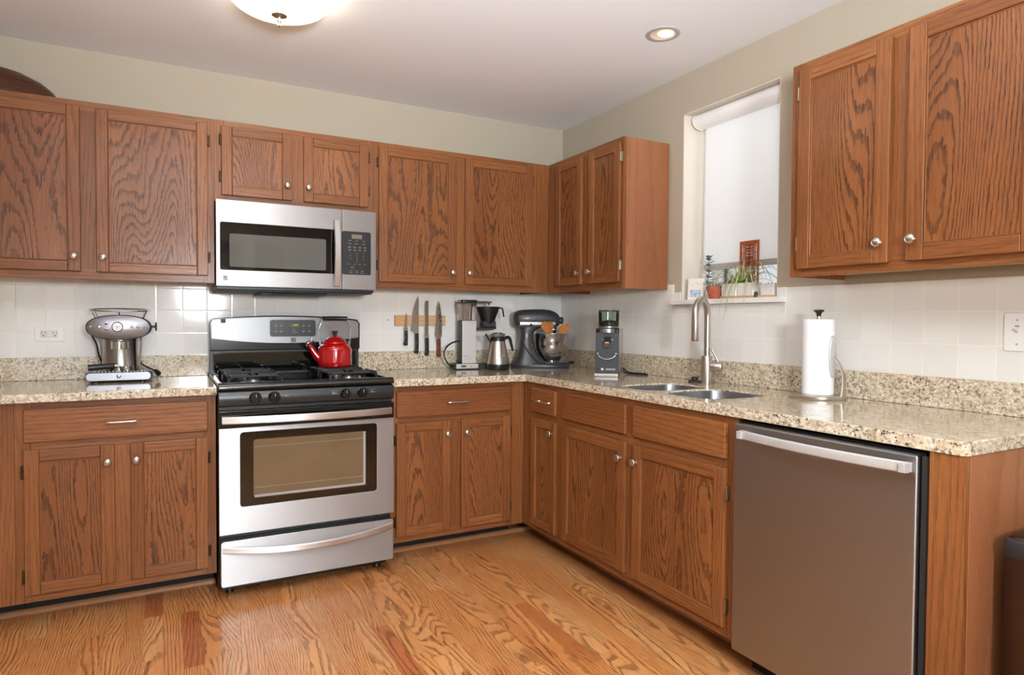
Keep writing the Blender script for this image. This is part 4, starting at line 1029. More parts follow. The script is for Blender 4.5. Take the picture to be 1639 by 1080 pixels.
# carafe, standing on the counter before the machine's right end
g = thing('thermal_carafe', 'brushed steel thermal coffee carafe with black handle and lid', 'carafe', (-.622, -.285, CT+.0006))
MB().lathe([(.0, 0), (.066, 0), (.0685, .004), (.0685, .034), (.0, .034)], (0, 0, 0), (0, 0, 1), 40, cap=False).build('foot_ring', 'black_pl', g)
b_ = MB().lathe([(.0675, .0345), (.0675, .040), (.062, .075), (.052, .125), (.043, .163), (.0415, .172), (.0, .172)], (0, 0, 0), (0, 0, 1), 48, cap=True).build('body', 'nickel', g, angle=60)
MB().lathe([(.0435, .168), (.0435, .186), (.040, .190), (0, .190)], (0, 0, 0), (0, 0, 1), 40, cap=True).build('collar', 'black_pl', g)
MB().lathe([(.036, .1905), (.040, .199), (.0445, .208), (.045, .2105), (.0, .2105)], (0, 0, 0), (0, 0, 1), 40, cap=True).build('pouring_rim', 'nickel', g)
MB().lathe([(.030, .2110), (.030, .216), (.0, .217)], (0, 0, 0), (0, 0, 1), 32, cap=True).build('lid', 'black_pl', g)
MB().box(.034, .056, -.011, .011, .176, .192).tube([(.050, 0, .187), (.070, 0, .190), (.080, 0, .182), (.090, 0, .150), (.099, 0, .115), (.103, 0, .108)], [.010, .0095, .010, .009, .0075, .004], 12, flat=.8, smooth=1).build('handle', 'black_pl', g)
MB().box(.034, .046, -.010, .010, .130, .176).build('handle_clasp', 'black_pl', g, bevel=.003)
MB().tube([(-.042, 0, .155), (-.060, 0, .180), (-.074, 0, .203)], .0042, 10).sphere((-.0755, 0, .204), .0070, seg=12, n=8).build('lid_lever', 'black_pl', g)
mb = MB()
for i in range(5): mb.box(-.018+i*.0075, -.0125+i*.0075, -.0608, -.0598, .083, .090)
mb.build('printed_marks', 'text_g', b_)

# ================================================================ stand mixer (local +x is the nose)
g = thing('stand_mixer', 'charcoal grey stand mixer with steel bowl in the corner', 'stand mixer', (-.287, -.205, CT+.0006), math.radians(-20))
def ell(x, cz, hy, hz, n=28, p=2.3):
    P = []
    for k in range(n):
        t = 2*PI*k/n; c_, s_ = math.cos(t), math.sin(t)
        P.append((x, hy*math.copysign(abs(c_)**(2/p), c_), cz+hz*math.copysign(abs(s_)**(2/p), s_)))
    return P
# base: foot plate outline widening under the bowl
def foot_outline(f=1.0, dz=0):
    P = []
    for k in range(40):
        t = 2*PI*k/40; c_, s_ = math.cos(t), math.sin(t)
        x = .185*math.copysign(abs(c_)**.8, c_); w_ = .085+.025*(x/.185)
        P.append((x*f, w_*math.copysign(abs(s_)**.8, s_)*f))
    return P
rings = [[(x, y, z) for x, y in foot_outline(f)] for z, f in ((0, .97), (.006, 1.0), (.014, .995), (.024, .95), (.028, .90))]
b = MB().loft(rings).build('foot', 'grey_mix', g, angle=60)
# pedestal, flaring down the back
rings = []
for z, xa, xb, hy in ((.018, -.180, .05, .072), (.045, -.158, .012, .066), (.08, -.143, -.016, .060), (.12, -.134, -.036, .055), (.17, -.127, -.046, .051), (.20, -.125, -.046, .049), (.222, -.126, -.036, .048), (.242, -.130, -.006, .050), (.262, -.135, .03, .05)):
    cx, rx = (xa+xb)/2, (xb-xa)/2
    rings.append([(cx+rx*math.copysign(abs(math.cos(2*PI*k/32))**.75, math.cos(2*PI*k/32)), hy*math.copysign(abs(math.sin(2*PI*k/32))**.75, math.sin(2*PI*k/32)), z) for k in range(32)])
MB().loft(rings).build('pedestal', 'grey_mix', g, angle=60)
rings = [ell(x, cz, hy, hz) for x, cz, hy, hz in ((-.170, .298, .010, .012), (-.167, .298, .030, .030), (-.158, .298, .046, .043), (-.140, .299, .055, .051), (-.11, .300, .060, .055), (-.05, .3015, .063, .0565), (.02, .302, .062, .0565), (.06, .300, .058, .054), (.085, .297, .052, .049), (.105, .293, .043, .041), (.118, .290, .033, .031), (.122, .290, .020, .018))]
h_ = MB().loft(rings).build('head', 'grey_mix', g, angle=60)
MB().lathe([(.020, 0), (.021, .003), (.021, .020), (.019, .023), (.0, .023)], (.1205, 0, .290), (1, 0, 0), 28, cap=True).build('hub_cap', 'grey_mix', h_)
MB().sphere((.1445, -.006, .290), .006, seg=12, n=8).build('hub_knob', 'chrome', h_)
mb = MB()
for s in (-1, 1):
    mb.box(-.135, .085, s*.0595-.0035, s*.0595+.0035, .262, .280)
mb.build('trim_band', 'handle', h_, bevel=.0015)
MB().box(-.145, .075, -.055, .055, .249, .262).build('head_underside', 'grey_mix', h_, bevel=.006, seg=3)
MB().sphere((-.068, -.067, .262), .0085, seg=16, n=10).build('speed_lever', 'black_pl', h_)
MB().lathe([(.0060, 0), (.0055, .002), (0, .0022)], (-.030, -.0622, .302), (0, -1, 0), 16).build('lock_screw', 'black_matte', h_)
MB().sphere((-.101, -.0500, .192), .0042, seg=12, n=8).build('pin', 'chrome', g)
MB().lathe([(.024, 0), (.024, .022), (.019, .034), (.008, .038), (.008, .060)], (.083, 0, .249), (0, 0, -1), 24).build('beater_shaft', 'black_matte', h_)
MB().lathe([(.0245, 0), (.0255, .006), (.0245, .012)], (.083, 0, .240), (0, 0, -1), 24, cap=False).build('planetary_ring', 'chrome', h_)
BX = .075
b_ = MB().lathe([(.0, .032), (.040, .032), (.046, .036), (.058, .052), (.082, .080), (.097, .112), (.103, .150), (.1045, .205), (.108, .2085), (.1075, .2105), (.1025, .208), (.1005, .150), (.094, .112), (.078, .082), (.05, .050), (.0, .046)], (BX, 0, 0), (0, 0, 1), 56, cap=False).build('bowl', 'chrome', g, angle=60)
MB().lathe([(.052, .0285), (.052, .033), (.040, .0345)], (BX, 0, 0), (0, 0, 1), 40, cap=False).build('bowl_foot', 'chrome', b_)
MB().tube([(-.110, -.055, .225), (-.124, -.060, .205), (-.126, -.066, .17), (-.10, -.075, .12), (-.055, -.084, .065), (-.02, -.092, .040), (.04, -.104, .0325), (.10, -.110, .030), (.155, -.108, .034), (.178, -.095, .034)], .0036, 10, smooth=2).build('power_cord', 'black_pl', g)
MB().tube([(.165, -.100, .032), (.182, -.096, .034), (.192, -.093, .034)], [.008, .010, .009], 10).build('plug', 'black_pl', g)
# wooden utensils standing in the mixer bowl
MXO = Vector((-.287, -.205, CT)); ca, sa = math.cos(math.radians(-20)), math.sin(math.radians(-20))
def mw(x, y, z): return Vector((MXO.x+x*ca-y*sa, MXO.y+x*sa+y*ca, MXO.z+z))
def utensil(name, label, foot, tip, kind):
    a = mw(*foot); b = mw(*tip); d = (b-a).normalized(); L = (b-a).length
    mb = MB(); mb.tube([(0, 0, 0), (0, 0, L*.55), (0, 0, L*.74)], [.0065, .006, .0068], 12)
    rings = []
    if kind == 'spoon': prof = [(.70, .006, .005, 0), (.76, .014, .006, 0), (.83, .024, .008, .002), (.90, .027, .009, .003), (.96, .021, .007, .002), (1.0, .007, .004, 0)]
    elif kind == 'flat': prof = [(.66, .007, .005, 0), (.74, .020, .0045, 0), (.84, .026, .004, 0), (.96, .028, .003, 0), (1.0, .024, .002, 0)]
    else: prof = [(.66, .006, .005, 0), (.8, .0075, .006, 0), (.92, .0105, .005, 0), (.98, .0095, .004, 0), (1.0, .005, .003, 0)]
    for t, w_, th, c_ in prof:
        n = 20; r = []
        for k in range(n):
            q = 2*PI*k/n; x = w_*math.cos(q); y = th*math.sin(q)
            if kind == 'spoon': y = (th*math.sin(q) if math.sin(q) > 0 else -th*.55*abs(math.sin(q))*-1*(1-(x/w_)**2)) + .0
            r.append((x, y, L*t))
        rings.append(r)
    mb.loft(rings)
    o = mb.build(name, 'spoon', angle=70)
    zax = d; vw = Vector((-.6, -.8, 0)); yax = -(vw-zax*vw.dot(zax)).normalized(); xax = yax.cross(zax)
    o.matrix_world = Matrix(((xax.x, yax.x, zax.x, a.x), (xax.y, yax.y, zax.y, a.y), (xax.z, yax.z, zax.z, a.z), (0, 0, 0, 1)))
    tag(o, label, 'cooking utensil'); return o
utensil('wooden_spoon', 'wooden spoon with dark hollow bowl leaning at the front left of mixer bowl', (.10, -.01, .056), (.008, -.088, .283), 'spoon')
utensil('wooden_spoon', 'second wooden spoon tucked behind the front spoon in the mixer bowl', (.12, .0, .056), (.036, -.082, .282), 'spoon')
utensil('wooden_spatula', 'flat wooden spatula tilting right out of the mixer bowl', (.04, .02, .056), (.150, -.070, .262), 'flat')
utensil('wooden_stirrer', 'slim wooden stick rising furthest right out of the mixer bowl', (.03, .04, .056), (.178, -.045, .275), 'stick')

# ================================================================ coffee grinder
g = thing('coffee_grinder', 'boxy dark grey coffee grinder with bean hopper left of the sink', 'coffee grinder', (-.232, -.848, CT+.0006), math.radians(-43))
MB().box(-.0655, .0585, -.142, -.040, 0, .016).build('drip_tray', 'handle', g, bevel=.003)
MB().box(-.060, .060, -.118, .115, .0165, .250).build('body', 'steel_z', g, bevel=.003)
p_ = MB().box(-.0605, .0605, -.1235, -.1185, .0168, .228).build('front_panel', 'grey_grind', g, bevel=.001)
MB().box(-.0600, .0600, -.1225, -.1185, .2285, .2500).build('top_band', 'black_glass', g)
MB().lathe([(.048, 0), (.055, .003), (.055, .010), (.0495, .0105), (0, .0105)], (0, -.062, .2505), (0, 0, 1), 40).build('collar', 'steel', g)
mb = MB(); mb.lathe([(.0545, 0), (.0545, .018), (.050, .020)], (0, -.086, .2288), (0, 0, 1), 40, cap=True); mb.build('dose_ring', 'steel', g)
MB().lathe([(.0530, 0), (.0545, .078)], (0, -.062, .2612), (0, 0, 1), 40, cap=False).build('hopper', 'green_gl', g)
MB().lathe([(.0555, 0), (.0555, .0055), (0, .006)], (0, -.062, .3396), (0, 0, 1), 40).build('hopper_lid', 'black_pl', g)
mb = MB(); mb.lathe([(.0515, 0), (.0520, .018), (.045, .024), (.02, .030), (0, .028)], (0, -.062, .2616), (0, 0, 1), 40, cap=False)
for i in range(60):
    r = .046*math.sqrt(random.random()); t = random.random()*2*PI
    mb.sphere((r*math.cos(t), -.062+r*math.sin(t), .2616+.029-.008*(r/.046)**2), .005, sx=random.uniform(.7, 1.1), sy=random.uniform(.7, 1.1), sz=.8, seg=7, n=5)
b_ = mb.build('coffee_beans', 'beans', g); b_['kind'] = 'stuff'
mb = MB(); mb.box(-.019, .019, -.143, -.1240, .175, .208); mb.build('chute', 'green_gl', p_, bevel=.003)
MB().box(-.018, .018, -.142, -.1238, .150, .1745).build('chute_mouth', 'grounds', p_, bevel=.003)
MB().box(-.010, .010, -.1445, -.1432, .175, .179).build('chute_label', 'text_w', p_)
for s in (-1, 1): MB().lathe([(.0055, 0), (.005, .004), (0, .0045)], (s*.026, -.1238, .192), (0, -1, 0), 16).build('thumb_screw', 'chrome', p_)
mb = MB()
A_ = [(-.047, -.126, .118), (-.047, -.140, .118), (-.040, -.143, .104), (-.020, -.146, .094), (0, -.147, .091), (.020, -.146, .094), (.040, -.143, .104), (.047, -.140, .118), (.047, -.126, .118)]
mb.tube(A_, .0026, 10, smooth=1)
for s in (-1, 1): mb.sphere((s*.047, -.141, .120), .0065, seg=14, n=8)
mb.build('fork', 'chrome', p_)
text('RANCILIO', .0125, 'text_w', p_, (.018, -.1238, .0375), name='lettering', sx=.85)
mb = MB(); mb.prism([(-.0305, .0325), (-.0195, .0325), (-.0195, .0435), (-.0305, .0435)], 'y', -.1241, -.1236)
q_ = mb.build('logo_square', 'text_w', p_)
MB().box(-.0290, -.0210, -.1245, -.1241, .0375, .0385).box(-.0255, -.0245, -.1245, -.1241, .034, .042).build('logo_mark', 'grey_grind', q_)
MB().box(-.053, -.040, -.126, -.1236, .034, .043).build('rocker_switch', 'black_pl', p_)
MB().lathe([(.010, 0), (.009, .006), (0, .007)], (.048, -.123, .2365), (0, -1, 0), 16).build('adjust_knob', 'black_pl', g)
MB().tube([(.045, .117, .06), (.055, .150, .03), (.085, .135, .006), (.12, .10, .0045), (.17, .075, .0045), (.205, .03, .0045), (.19, -.004, .0045), (.14, .01, .0045), (.09, .05, .0045), (.07, .06, .012), (.0635, .065, .035)], .0038, 10, smooth=2).build('power_cord', 'black_pl', g)

# ================================================================ paper towels
PX, PY = -.145, -2.045
g = thing('paper_towel_holder', 'brushed steel paper towel stand with curved tension arm', 'paper towel holder', (PX, PY, CT+.0006))
MB().lathe([(.0, 0), (.100, 0), (.1015, .003), (.1005, .011), (.097, .014), (0, .0145)], (0, 0, 0), (0, 0, 1), 56, cap=False).build('base_plate', 'nickel', g)
MB().cyl((0, 0, .014), (0, 0, .312), .007).build('post', 'nickel', g)
MB().lathe([(.008, 0), (.0085, .008), (.012, .014), (.0195, .020), (.018, .0245), (0, .027)], (0, 0, .3115), (0, 0, 1), 28).build('finial', 'bronze', g)
ax_, ay_ = .0, -1.0      # towards the viewer's right
MB().tube([(.034, -.079, .0145), (.036, -.083, .06), (.030, -.083, .10), (.014, -.078, .135), (ax_*.0675, ay_*.0675, .158)], [.011, .010, .0085, .007, .006], 14, flat=.55, smooth=1, up=(ay_, -ax_, 0)).build('tension_arm', 'nickel', g)
rings = []
for k in range(13):
    t = PI*k/12; z = .160-.078*math.cos(t); w_ = max(.0205*math.sin(t), .0006)
    q = .0625
    rings.append([(ax_*(q+e)+(-ay_)*w_*math.cos(p), ay_*(q+e)+ax_*w_*math.cos(p), z) for p in [2*PI*i/16 for i in range(16)] for e in [.0042*math.sin(p)]])
MB().loft(rings).build('tension_pad', 'silver_pl', g)
g = thing('paper_towel_roll', 'white roll of paper towels on the steel stand', 'paper towels', (PX, PY, CT+.0160))
mb = MB(); rings = []
for z in (0, .003, .282, .284):
    r0 = .0565 if z in (.003, .282) else .0555
    rings.append([(r0*math.cos(2*PI*k/64), r0*math.sin(2*PI*k/64), z) for k in range(64)])
rings.append([(.019*math.cos(2*PI*k/64), .019*math.sin(2*PI*k/64), .284) for k in range(64)])
rings.append([(.019*math.cos(2*PI*k/64), .019*math.sin(2*PI*k/64), .0) for k in range(64)])
rings.append(rings[0])
mb.loft(rings, cap=False).build('roll', 'paper', g, angle=50)
mb = MB(); th0 = math.radians(-150)
P = [(.0572*math.cos(th0+a*.02), .0572*math.sin(th0+a*.02)) for a in range(0, 30)]
Q = [(.0578*math.cos(th0+a*.02), .0578*math.sin(th0+a*.02)) for a in range(0, 30)][::-1]
mb.prism(P+Q, 'z', .002, .2825); mb.build('loose_sheet', 'paper', g)

# ================================================================ knife rack and knives
tag(MB().box(-1.160, -.846, -.030, -.0068, 1.173, 1.234, 'x').build('knife_rack', 'light_wood', world=True, loc=(-1.0, -.007, 1.173), bevel=.003), 'pale wooden magnetic knife bar on the tiles', 'knife rack')
def knife(label, cx, ztop, zg, zbot, w, hw, hmat, kind, lean=0):
    """blade up; zg: guard height; w: blade width at the heel; cx: x of the spine-side centre"""
    g = thing('kitchen_knife', label, 'knife', (cx, -.0355, zbot)); h = ztop-zg; L = zg-zbot
    y0, y1 = -.0012, .0012
    if kind == 'chef': P = [(hw*.6, L), (hw*.6, L+h*.97), (hw*.45, L+h), (hw*.1, L+h*.93), (-w*.42, L+h*.6), (-w*.62, L+h*.3), (-w*.7, L)]
    elif kind == 'bread': P = [(w*.45, L), (w*.45, L+h*.96), (w*.2, L+h), (-w*.3, L+h*.97), (-w*.5, L+h*.9), (-w*.5, L)]
    elif kind == 'paring': P = [(w*.45, L), (w*.5, L+h*.6), (w*.3, L+h), (-w*.1, L+h*.75), (-w*.5, L+h*.3), (-w*.5, L)]
    else: P = [(w*.5, L), (w*.5, L+h*.55), (w*.25, L+h*.9), (0, L+h), (-w*.25, L+h*.85), (-w*.45, L+h*.45), (-w*.55, L)]
    bl = MB().prism(P, 'y', y0, y1).build('blade', 'handle' if kind != 'bread' else 'steel', g, bevel=.0005, seg=1)
    if kind == 'damascus':
        mb = MB()
        for i in range(70):
            t = random.random(); z = L+.004+h*.86*t; x = w*(.0+.38*random.random())*(1-.5*max(0, t-.5)*2)
            mb.box(x-.0022, x+.0022, y0-.0003, y0+.0002, z, z+random.uniform(.0015, .005))
        mb.build('etched_pattern', 'text_d', bl)
    if kind != 'damascus':
        MB().prism([(-hw*.95 if kind != 'chef' else -w*.66, L+.004), (-hw*.55, L-.010), (hw*.55, L-.012), (hw*.62, L+.004)], 'y', -.006, .004).build('bolster', 'handle', g, bevel=.0015)
    else: MB().box(-hw*.5, hw*.5, -.006, .004, L-.012, L).build('bolster', 'handle', g, bevel=.001)
    z1 = L-.0125
    P = [(-hw*.5, z1), (hw*.5, z1), (hw*.55, z1*.5), (hw*.5, .02), (hw*.55, .008), (hw*.3, 0), (-hw*.5, .002), (-hw*(.9 if kind in ('chef', 'paring') else .65), .010), (-hw*.55, .022), (-hw*.45, z1*.5)]
    hd = MB().prism(P, 'y', -.0095, .005).build('handle', hmat, g, bevel=.0028, seg=3)
    for f in (.12, .5, .86): MB().lathe([(.0026, 0), (.002, .0008), (0, .001)], (0, -.0096, .01+(z1-.01)*f), (0, -1, 0), 12).build('rivet', 'chrome', hd)
knife('smallest paring knife with black handle, leftmost on the wooden bar', -1.098, 1.252, 1.157, 1.056, .016, .020, 'black_pl', 'paring')
knife('wide chef knife with black handle on the wooden bar', -1.032, 1.348, 1.140, 1.008, .048, .022, 'black_pl', 'chef')
knife('long straight bread knife with black handle on the wooden bar', -.968, 1.324, 1.112, .994, .022, .022, 'black_pl', 'bread')
knife('patterned steel knife with reddish wooden handle, rightmost on the bar', -.893, 1.318, 1.105, .986, .042, .023, 'knife_wood', 'damascus')
tag(MB().lathe([(.0035, 0), (.0035, .001), (.0015, .0015)], (0, 0, 0), (0, -1, 0), 12).build('wall_anchor', 'black_pl', loc=(-1.198, -.0068, 1.206)), 'tiny dark plug hole in the tile left of the knife bar', 'wall plug')

# ================================================================ outlet and switch
g = thing('wall_outlet', 'white double wall outlet in the tiles left of the espresso machine', 'outlet', (-2.8125, -.0068, 1.132))
MB().prism(rrect(-.057, .057, -.035, .035, .003), 'y', -.005, 0).build('cover_plate', 'white_pl', g, bevel=.0015)
i_ = MB().box(-.034, .034, -.0072, -.0052, -.0165, .0165).build('receptacle', 'cream', g, bevel=.001)
mb = MB()
for cx in (-.022, .022):
    mb.box(cx-.0075, cx-.0055, -.0077, -.0073, .001, .010).box(cx+.0055, cx+.0075, -.0077, -.0073, .001, .010).lathe([(.003, 0), (0, .0004)], (cx, -.0073, -.008), (0, -1, 0), 12)
mb.build('slots', 'text_d', i_)
MB().box(-.004, .004, -.0078, -.0073, .002, .008).box(-.004, .004, -.0078, -.0073, -.008, -.002).build('test_buttons', 'white_pl', i_)
g = thing('light_switch', 'white wall switch plate in the tiles near the right edge', 'light switch', (-.0068, -2.64, 1.180))
MB().prism(rrect(-.036, .036, -.0595, .0595, .004), 'x', -.005, 0).build('cover_plate', 'white_pl', g, bevel=.0018)
t_ = MB().prism([(0, -.003), (0, .012), (-.011, .013), (-.011, .009)], 'y', -.0045, .0045).build('toggle', 'cream', g, loc=(-.0052, 0, 0), bevel=.0008)
MB().box(-.0056, -.0051, -.006, .006, .016, .021).build('printed_marks', 'text_g', g)
for z in (.0375, -.0375): MB().lathe([(.0035, 0), (.003, .001), (0, .0012)], (-.0052, 0, z), (-1, 0, 0), 14).build('screw', 'silver_pl', g)

# ================================================================ roller blind
g = thing('roller_blind', 'white roller blind drawn down over the window', 'window blind', (.07, -1.44, WZ1))
pf = []
for k in range(13):
    t = math.radians(-40+k*21); pf.append((.062-.036*math.cos(t-PI*.0)*1.0, 2.2245+.036*math.sin(t)))
pf = [(.098, 2.2585), (.098, 2.190), (.075, 2.188), (.052, 2.194), (.036, 2.208), (.029, 2.226), (.034, 2.244), (.046, 2.2545), (.062, 2.2585)]
yb0, yb1 = -1.722, -1.172
MB().prism([(x, z) for x, z in pf], 'y', yb0+.004, yb1-.004, 'y').build('cassette', 'white_pl', g, world=True, bevel=.002)
for y in (yb0, yb1-.003): MB().prism([((x-.065)*1.05+.065, (z-2.223)*1.05+2.2225) for x, z in pf], 'y', y, y+.003).build('end_cap', 'white_pl', g, world=True)
MB().box(.1005, .1015, yb0+.015, yb1-.022, 1.497, 2.20).build('fabric', 'blind', g, world=True)
MB().box(.097, .105, yb0+.015, yb1-.022, 1.4685, 1.4975).build('bottom_bar', 'silver_pl', g, world=True, bevel=.002)

# ================================================================ things on the sill
SZ = 1.3171
g = thing('photo_frame', 'cream double photo frame standing on the sill behind the faucet', 'photo frame', (.0, -1.240, SZ), math.radians(-62))
def tilt(y, z): return (y+z*.14)
fr = MB().loft([[(x, tilt(y, z), z) for x, y in ((-.040, -.005), (.040, -.005), (.040, .005), (-.040, .005))] for z in (0, .106)]).build('frame', 'cream', g, bevel=.002)
for z0, z1, x0, x1, mt in ((.012, .048, -.026, .026, 'photo_a'), (.066, .088, -.020, .020, 'photo_b')):
    MB().loft([[(x, tilt(-.0056, z)+dy, z) for x, dy in ((x0, 0), (x1, 0), (x1, .0006), (x0, .0006))] for z in (z0, z1)]).build('photo', mt, fr)
MB().loft([[(-.01, .01, 0), (.01, .01, 0), (.01, .045, 0), (-.01, .045, 0)], [(-.01, .016, .07), (.01, .016, .07), (.01, .020, .07), (-.01, .020, .07)]]).build('easel_back', 'cream', g)
def leafquad(mb, base, tip, w, droop=.0, n=5, nrm=None):
    a = Vector(base); b = Vector(tip); d = (b-a); side = d.cross(Vector((0, 0, 1)));
    if side.length < 1e-6: side = Vector((1, 0, 0))
    side.normalize(); rings = []
    for i in range(n+1):
        t = i/n; p = a+d*t+Vector((0, 0, -droop*t*t)); ww = w*math.sin(PI*min(.98, max(.06, t*.9+.06)))
        rings.append([p-side*ww, p+Vector((0, 0, -.0012)), p+side*ww, p+Vector((0, 0, .0010))])
    mb.loft(rings)
def pot(g, r0, r1, h, mt, lip=.0, seg=28):
    prof = [(0, 0), (r0, 0), (r1*.97, h-lip*1.0)]
    if lip: prof += [(r1*1.1, h-lip), (r1*1.13, h)]
    else: prof += [(r1, h)]
    e = prof[-1][0]; prof += [(e-.004, h), (e-.006, h-.010), (0, h-.011)]
    return MB().lathe(prof, (0, 0, 0), (0, 0, 1), seg, cap=False).build('pot', mt, g)
# tall blue-grey succulent in a small white pot
g = thing('succulent_plant', 'tall blue grey succulent with fleshy paired leaves by the photo frame', 'potted plant', (.062, -1.268, SZ))
pot(g, .022, .028, .05, 'ceramic')
MB().lathe([(.0, .040), (.023, .041), (0, .044)], (0, 0, 0), (0, 0, 1), 20, cap=False).build('soil', 'soil', g)
st = MB().tube([(0, 0, .04), (-.004, .004, .09), (.002, .0, .14), (0, .002, .20)], [.003, .0028, .0026, .002], 8, smooth=1).build('stem', 'leaf_d', g)
mb = MB()
for i in range(9):
    z = .080+i*.0145; a = i*PI/2+.5
    for s in (0, PI):
        L = .034-.0012*i if i < 6 else .026
        leafquad(mb, (0, 0, z), (L*math.cos(a+s), L*math.sin(a+s), z+.012), .0115)
for k in range(5):
    a = k*1.26; leafquad(mb, (0, .002, .205), (.018*math.cos(a), .018*math.sin(a), .222), .010)
mb.build('leaves', 'succ', g, angle=80)
tag(MB().box(-.008, .008, -.001, .001, 0, .030).build('garden_label', 'redled', loc=(.055, -1.316, SZ)), 'small red tag behind the photo frame on the sill', 'plant tag')
# terracotta pot with fine trailing plant
g = thing('potted_plant', 'terracotta pot of fine wispy foliage right of the photo frame', 'potted plant', (.018, -1.357, SZ))
pot(g, .031, .040, .060, 'terra', .020)
MB().lathe([(.0, .050), (.036, .051), (0, .055)], (0, 0, 0), (0, 0, 1), 20, cap=False).build('soil', 'soil', g)
mb = MB()
for i in range(70):
    a = random.random()*2*PI; r = random.random()*.03; L = random.uniform(.02, .05)
    b0 = (r*math.cos(a), r*math.sin(a), .053); t0 = (b0[0]+L*.9*math.cos(a+.4), b0[1]+L*.9*math.sin(a+.4), .053+random.uniform(.01, .045))
    leafquad(mb, b0, t0, .0022, .01, 4)
mb.build('foliage', 'leaf_d', g, angle=80)
# spider plant in a long white planter on a wooden tray
g = thing('spider_plant', 'trailing spider plant in a long white planter on the sill', 'potted plant', (.018, -1.512, SZ))
MB().box(-.036, .038, -.104, .092, 0, .0095, 'y').build('tray', 'light_wood', g, bevel=.002)
for y0, y1 in ((-.100, -.002), (-.001, .090)):
    MB().loft([[(x, y, z) for x, y in rrect(-.030-d_, .032+d_, y0, y1, .006)] for z, d_ in ((.010, 0), (.068, .002))]+[[(x, y, z) for x, y in rrect(-.028, .030, y0+.004, y1-.004, .004)] for z in (.068, .055)]).build('planter', 'ceramic', g)
MB().box(-.0275, .0295, -.095, -.007, .055, .059).box(-.0275, .0295, .004, .085, .055, .059).build('soil', 'soil', g)
mb = MB(); random.seed(21)
def arc_leaf(base, az, reach, rise, fall, w):
    """ribbon that rises, then arches over and hangs"""
    a = Vector(base); dirv = Vector((math.cos(az), math.sin(az), 0)); side = Vector((-math.sin(az), math.cos(az), 0)); rings = []; n = 14
    for i in range(n+1):
        t = i/n; p = a+dirv*reach*t+Vector((0, 0, rise*math.sin(min(1, t*1.35)*PI/2)-fall*max(0, t-.35)**1.7/(.65**1.7)))
        ww = w*1.35*(1-.15*t)*(1 if t < .75 else max(.08, 1-(t-.75)/.25))*(.6+.4*min(1, t*5))
        rings.append([p-side*ww, p-Vector((0, 0, .0015)), p+side*ww, p+Vector((0, 0, .0006))])
    mb.loft(rings)
spec = [  # base y, azimuth (deg), reach, rise, fall
 (-.02, 188, .085, .07, .17, .0030), (-.01, 172, .095, .06, .19, .0028), (.01, 160, .10, .06, .20, .0030), (.02, 150, .11, .05, .215, .0028), (.03, 142, .12, .055, .20, .0026),
 (.03, 128, .15, .06, .12, .0028), (.02, 118, .17, .06, .17, .0028), (.0, 112, .16, .075, .09, .0026), (-.03, 250, .14, .08, .05, .0028), (-.03, 262, .18, .10, .04, .0030),
 (-.04, 268, .15, .11, .12, .0028), (-.04, 275, .17, .07, .06, .0028), (-.02, 258, .19, .07, .0, .0028), (-.02, 246, .15, .05, .03, .0026), (-.03, 240, .12, .07, .14, .0026),
 (.0, 200, .06, .10, .05, .0028), (-.01, 230, .07, .12, .03, .0030), (.01, 120, .07, .11, .04, .0030), (0, 90, .08, .10, .02, .0028), (-.01, 285, .09, .12, .03, .0028),
 (.02, 100, .12, .09, .06, .0028), (.04, 165, .07, .03, .13, .0026), (-.05, 205, .07, .04, .12, .0026), (-.06, 190, .06, .02, .10, .0024), (.015, 135, .08, .09, .06, .003),
 (-.04, 262, .20, .06, .05, .003), (-.03, 272, .19, .12, .09, .003), (-.05, 255, .13, .12, .10, .0028), (-.045, 248, .12, .04, .09, .003), (-.03, 265, .16, .03, .02, .0028), (.02, 148, .13, .045, .23, .003), (.0, 168, .09, .04, .21, .003)]
for by, az, re, ri, fa, w_ in spec:
    arc_leaf((.0, by, .060), math.radians(az), re, ri, fa, w_)
for i in range(22):
    arc_leaf((random.uniform(-.015, .015), random.uniform(-.04, .04), .060), random.uniform(0, 2*PI), random.uniform(.03, .07), random.uniform(.05, .10), random.uniform(0, .05), .0028)
mb.build('leaves', 'leaf', g, angle=80)
mb = MB()
for k in range(9):
    a = k*.7; leafquad(mb, (-.008, -.02+k*.003, .060), (-.008+.028*math.cos(a), -.02+.034*math.sin(a), .080+.002*k), .011, .004)
mb.build('broad_leaves', 'leaf_g', g, angle=80)
g = thing('bird_ornament', 'tiny orange bird ornament perched in the planter', 'ornament', (.018, -1.452, SZ+.0592))
MB().sphere((0, 0, .014), .012, sx=1, sy=1.1, sz=1.15, seg=14, n=9).sphere((0, -.006, .031), .007, seg=12, n=8).build('body', 'orange', g)
# white square pot with small succulent
g = thing('potted_succulent', 'low green succulent in a small square white pot at the sill end', 'potted plant', (.020, -1.681, SZ))
MB().box(-.034, .034, -.042, .046, 0, .0085, 'y').build('tray', 'light_wood', g, bevel=.002)
MB().loft([[(x, y, z) for x, y in rrect(-.026-d_, .026+d_, -.034-d_, .034+d_, .004)] for z, d_ in ((.009, 0), (.058, .002))]+[[(x, y, z) for x, y in rrect(-.024, .024, -.032, .032, .003)] for z in (.058, .047)]).build('pot', 'ceramic', g)
MB().box(-.0235, .0235, -.0315, .0315, .0472, .050).build('soil', 'soil', g)
mb = MB()
for k in range(16):
    a = k*2.4; q = .008+.0008*k; leafquad(mb, (0, (k % 4-1.5)*.009, .049), (q*1.4*math.cos(a), (k % 4-1.5)*.009+q*math.sin(a), .060+.0015*(k % 5)), .0045)
mb.build('leaves', 'leaf_g', g, angle=80)
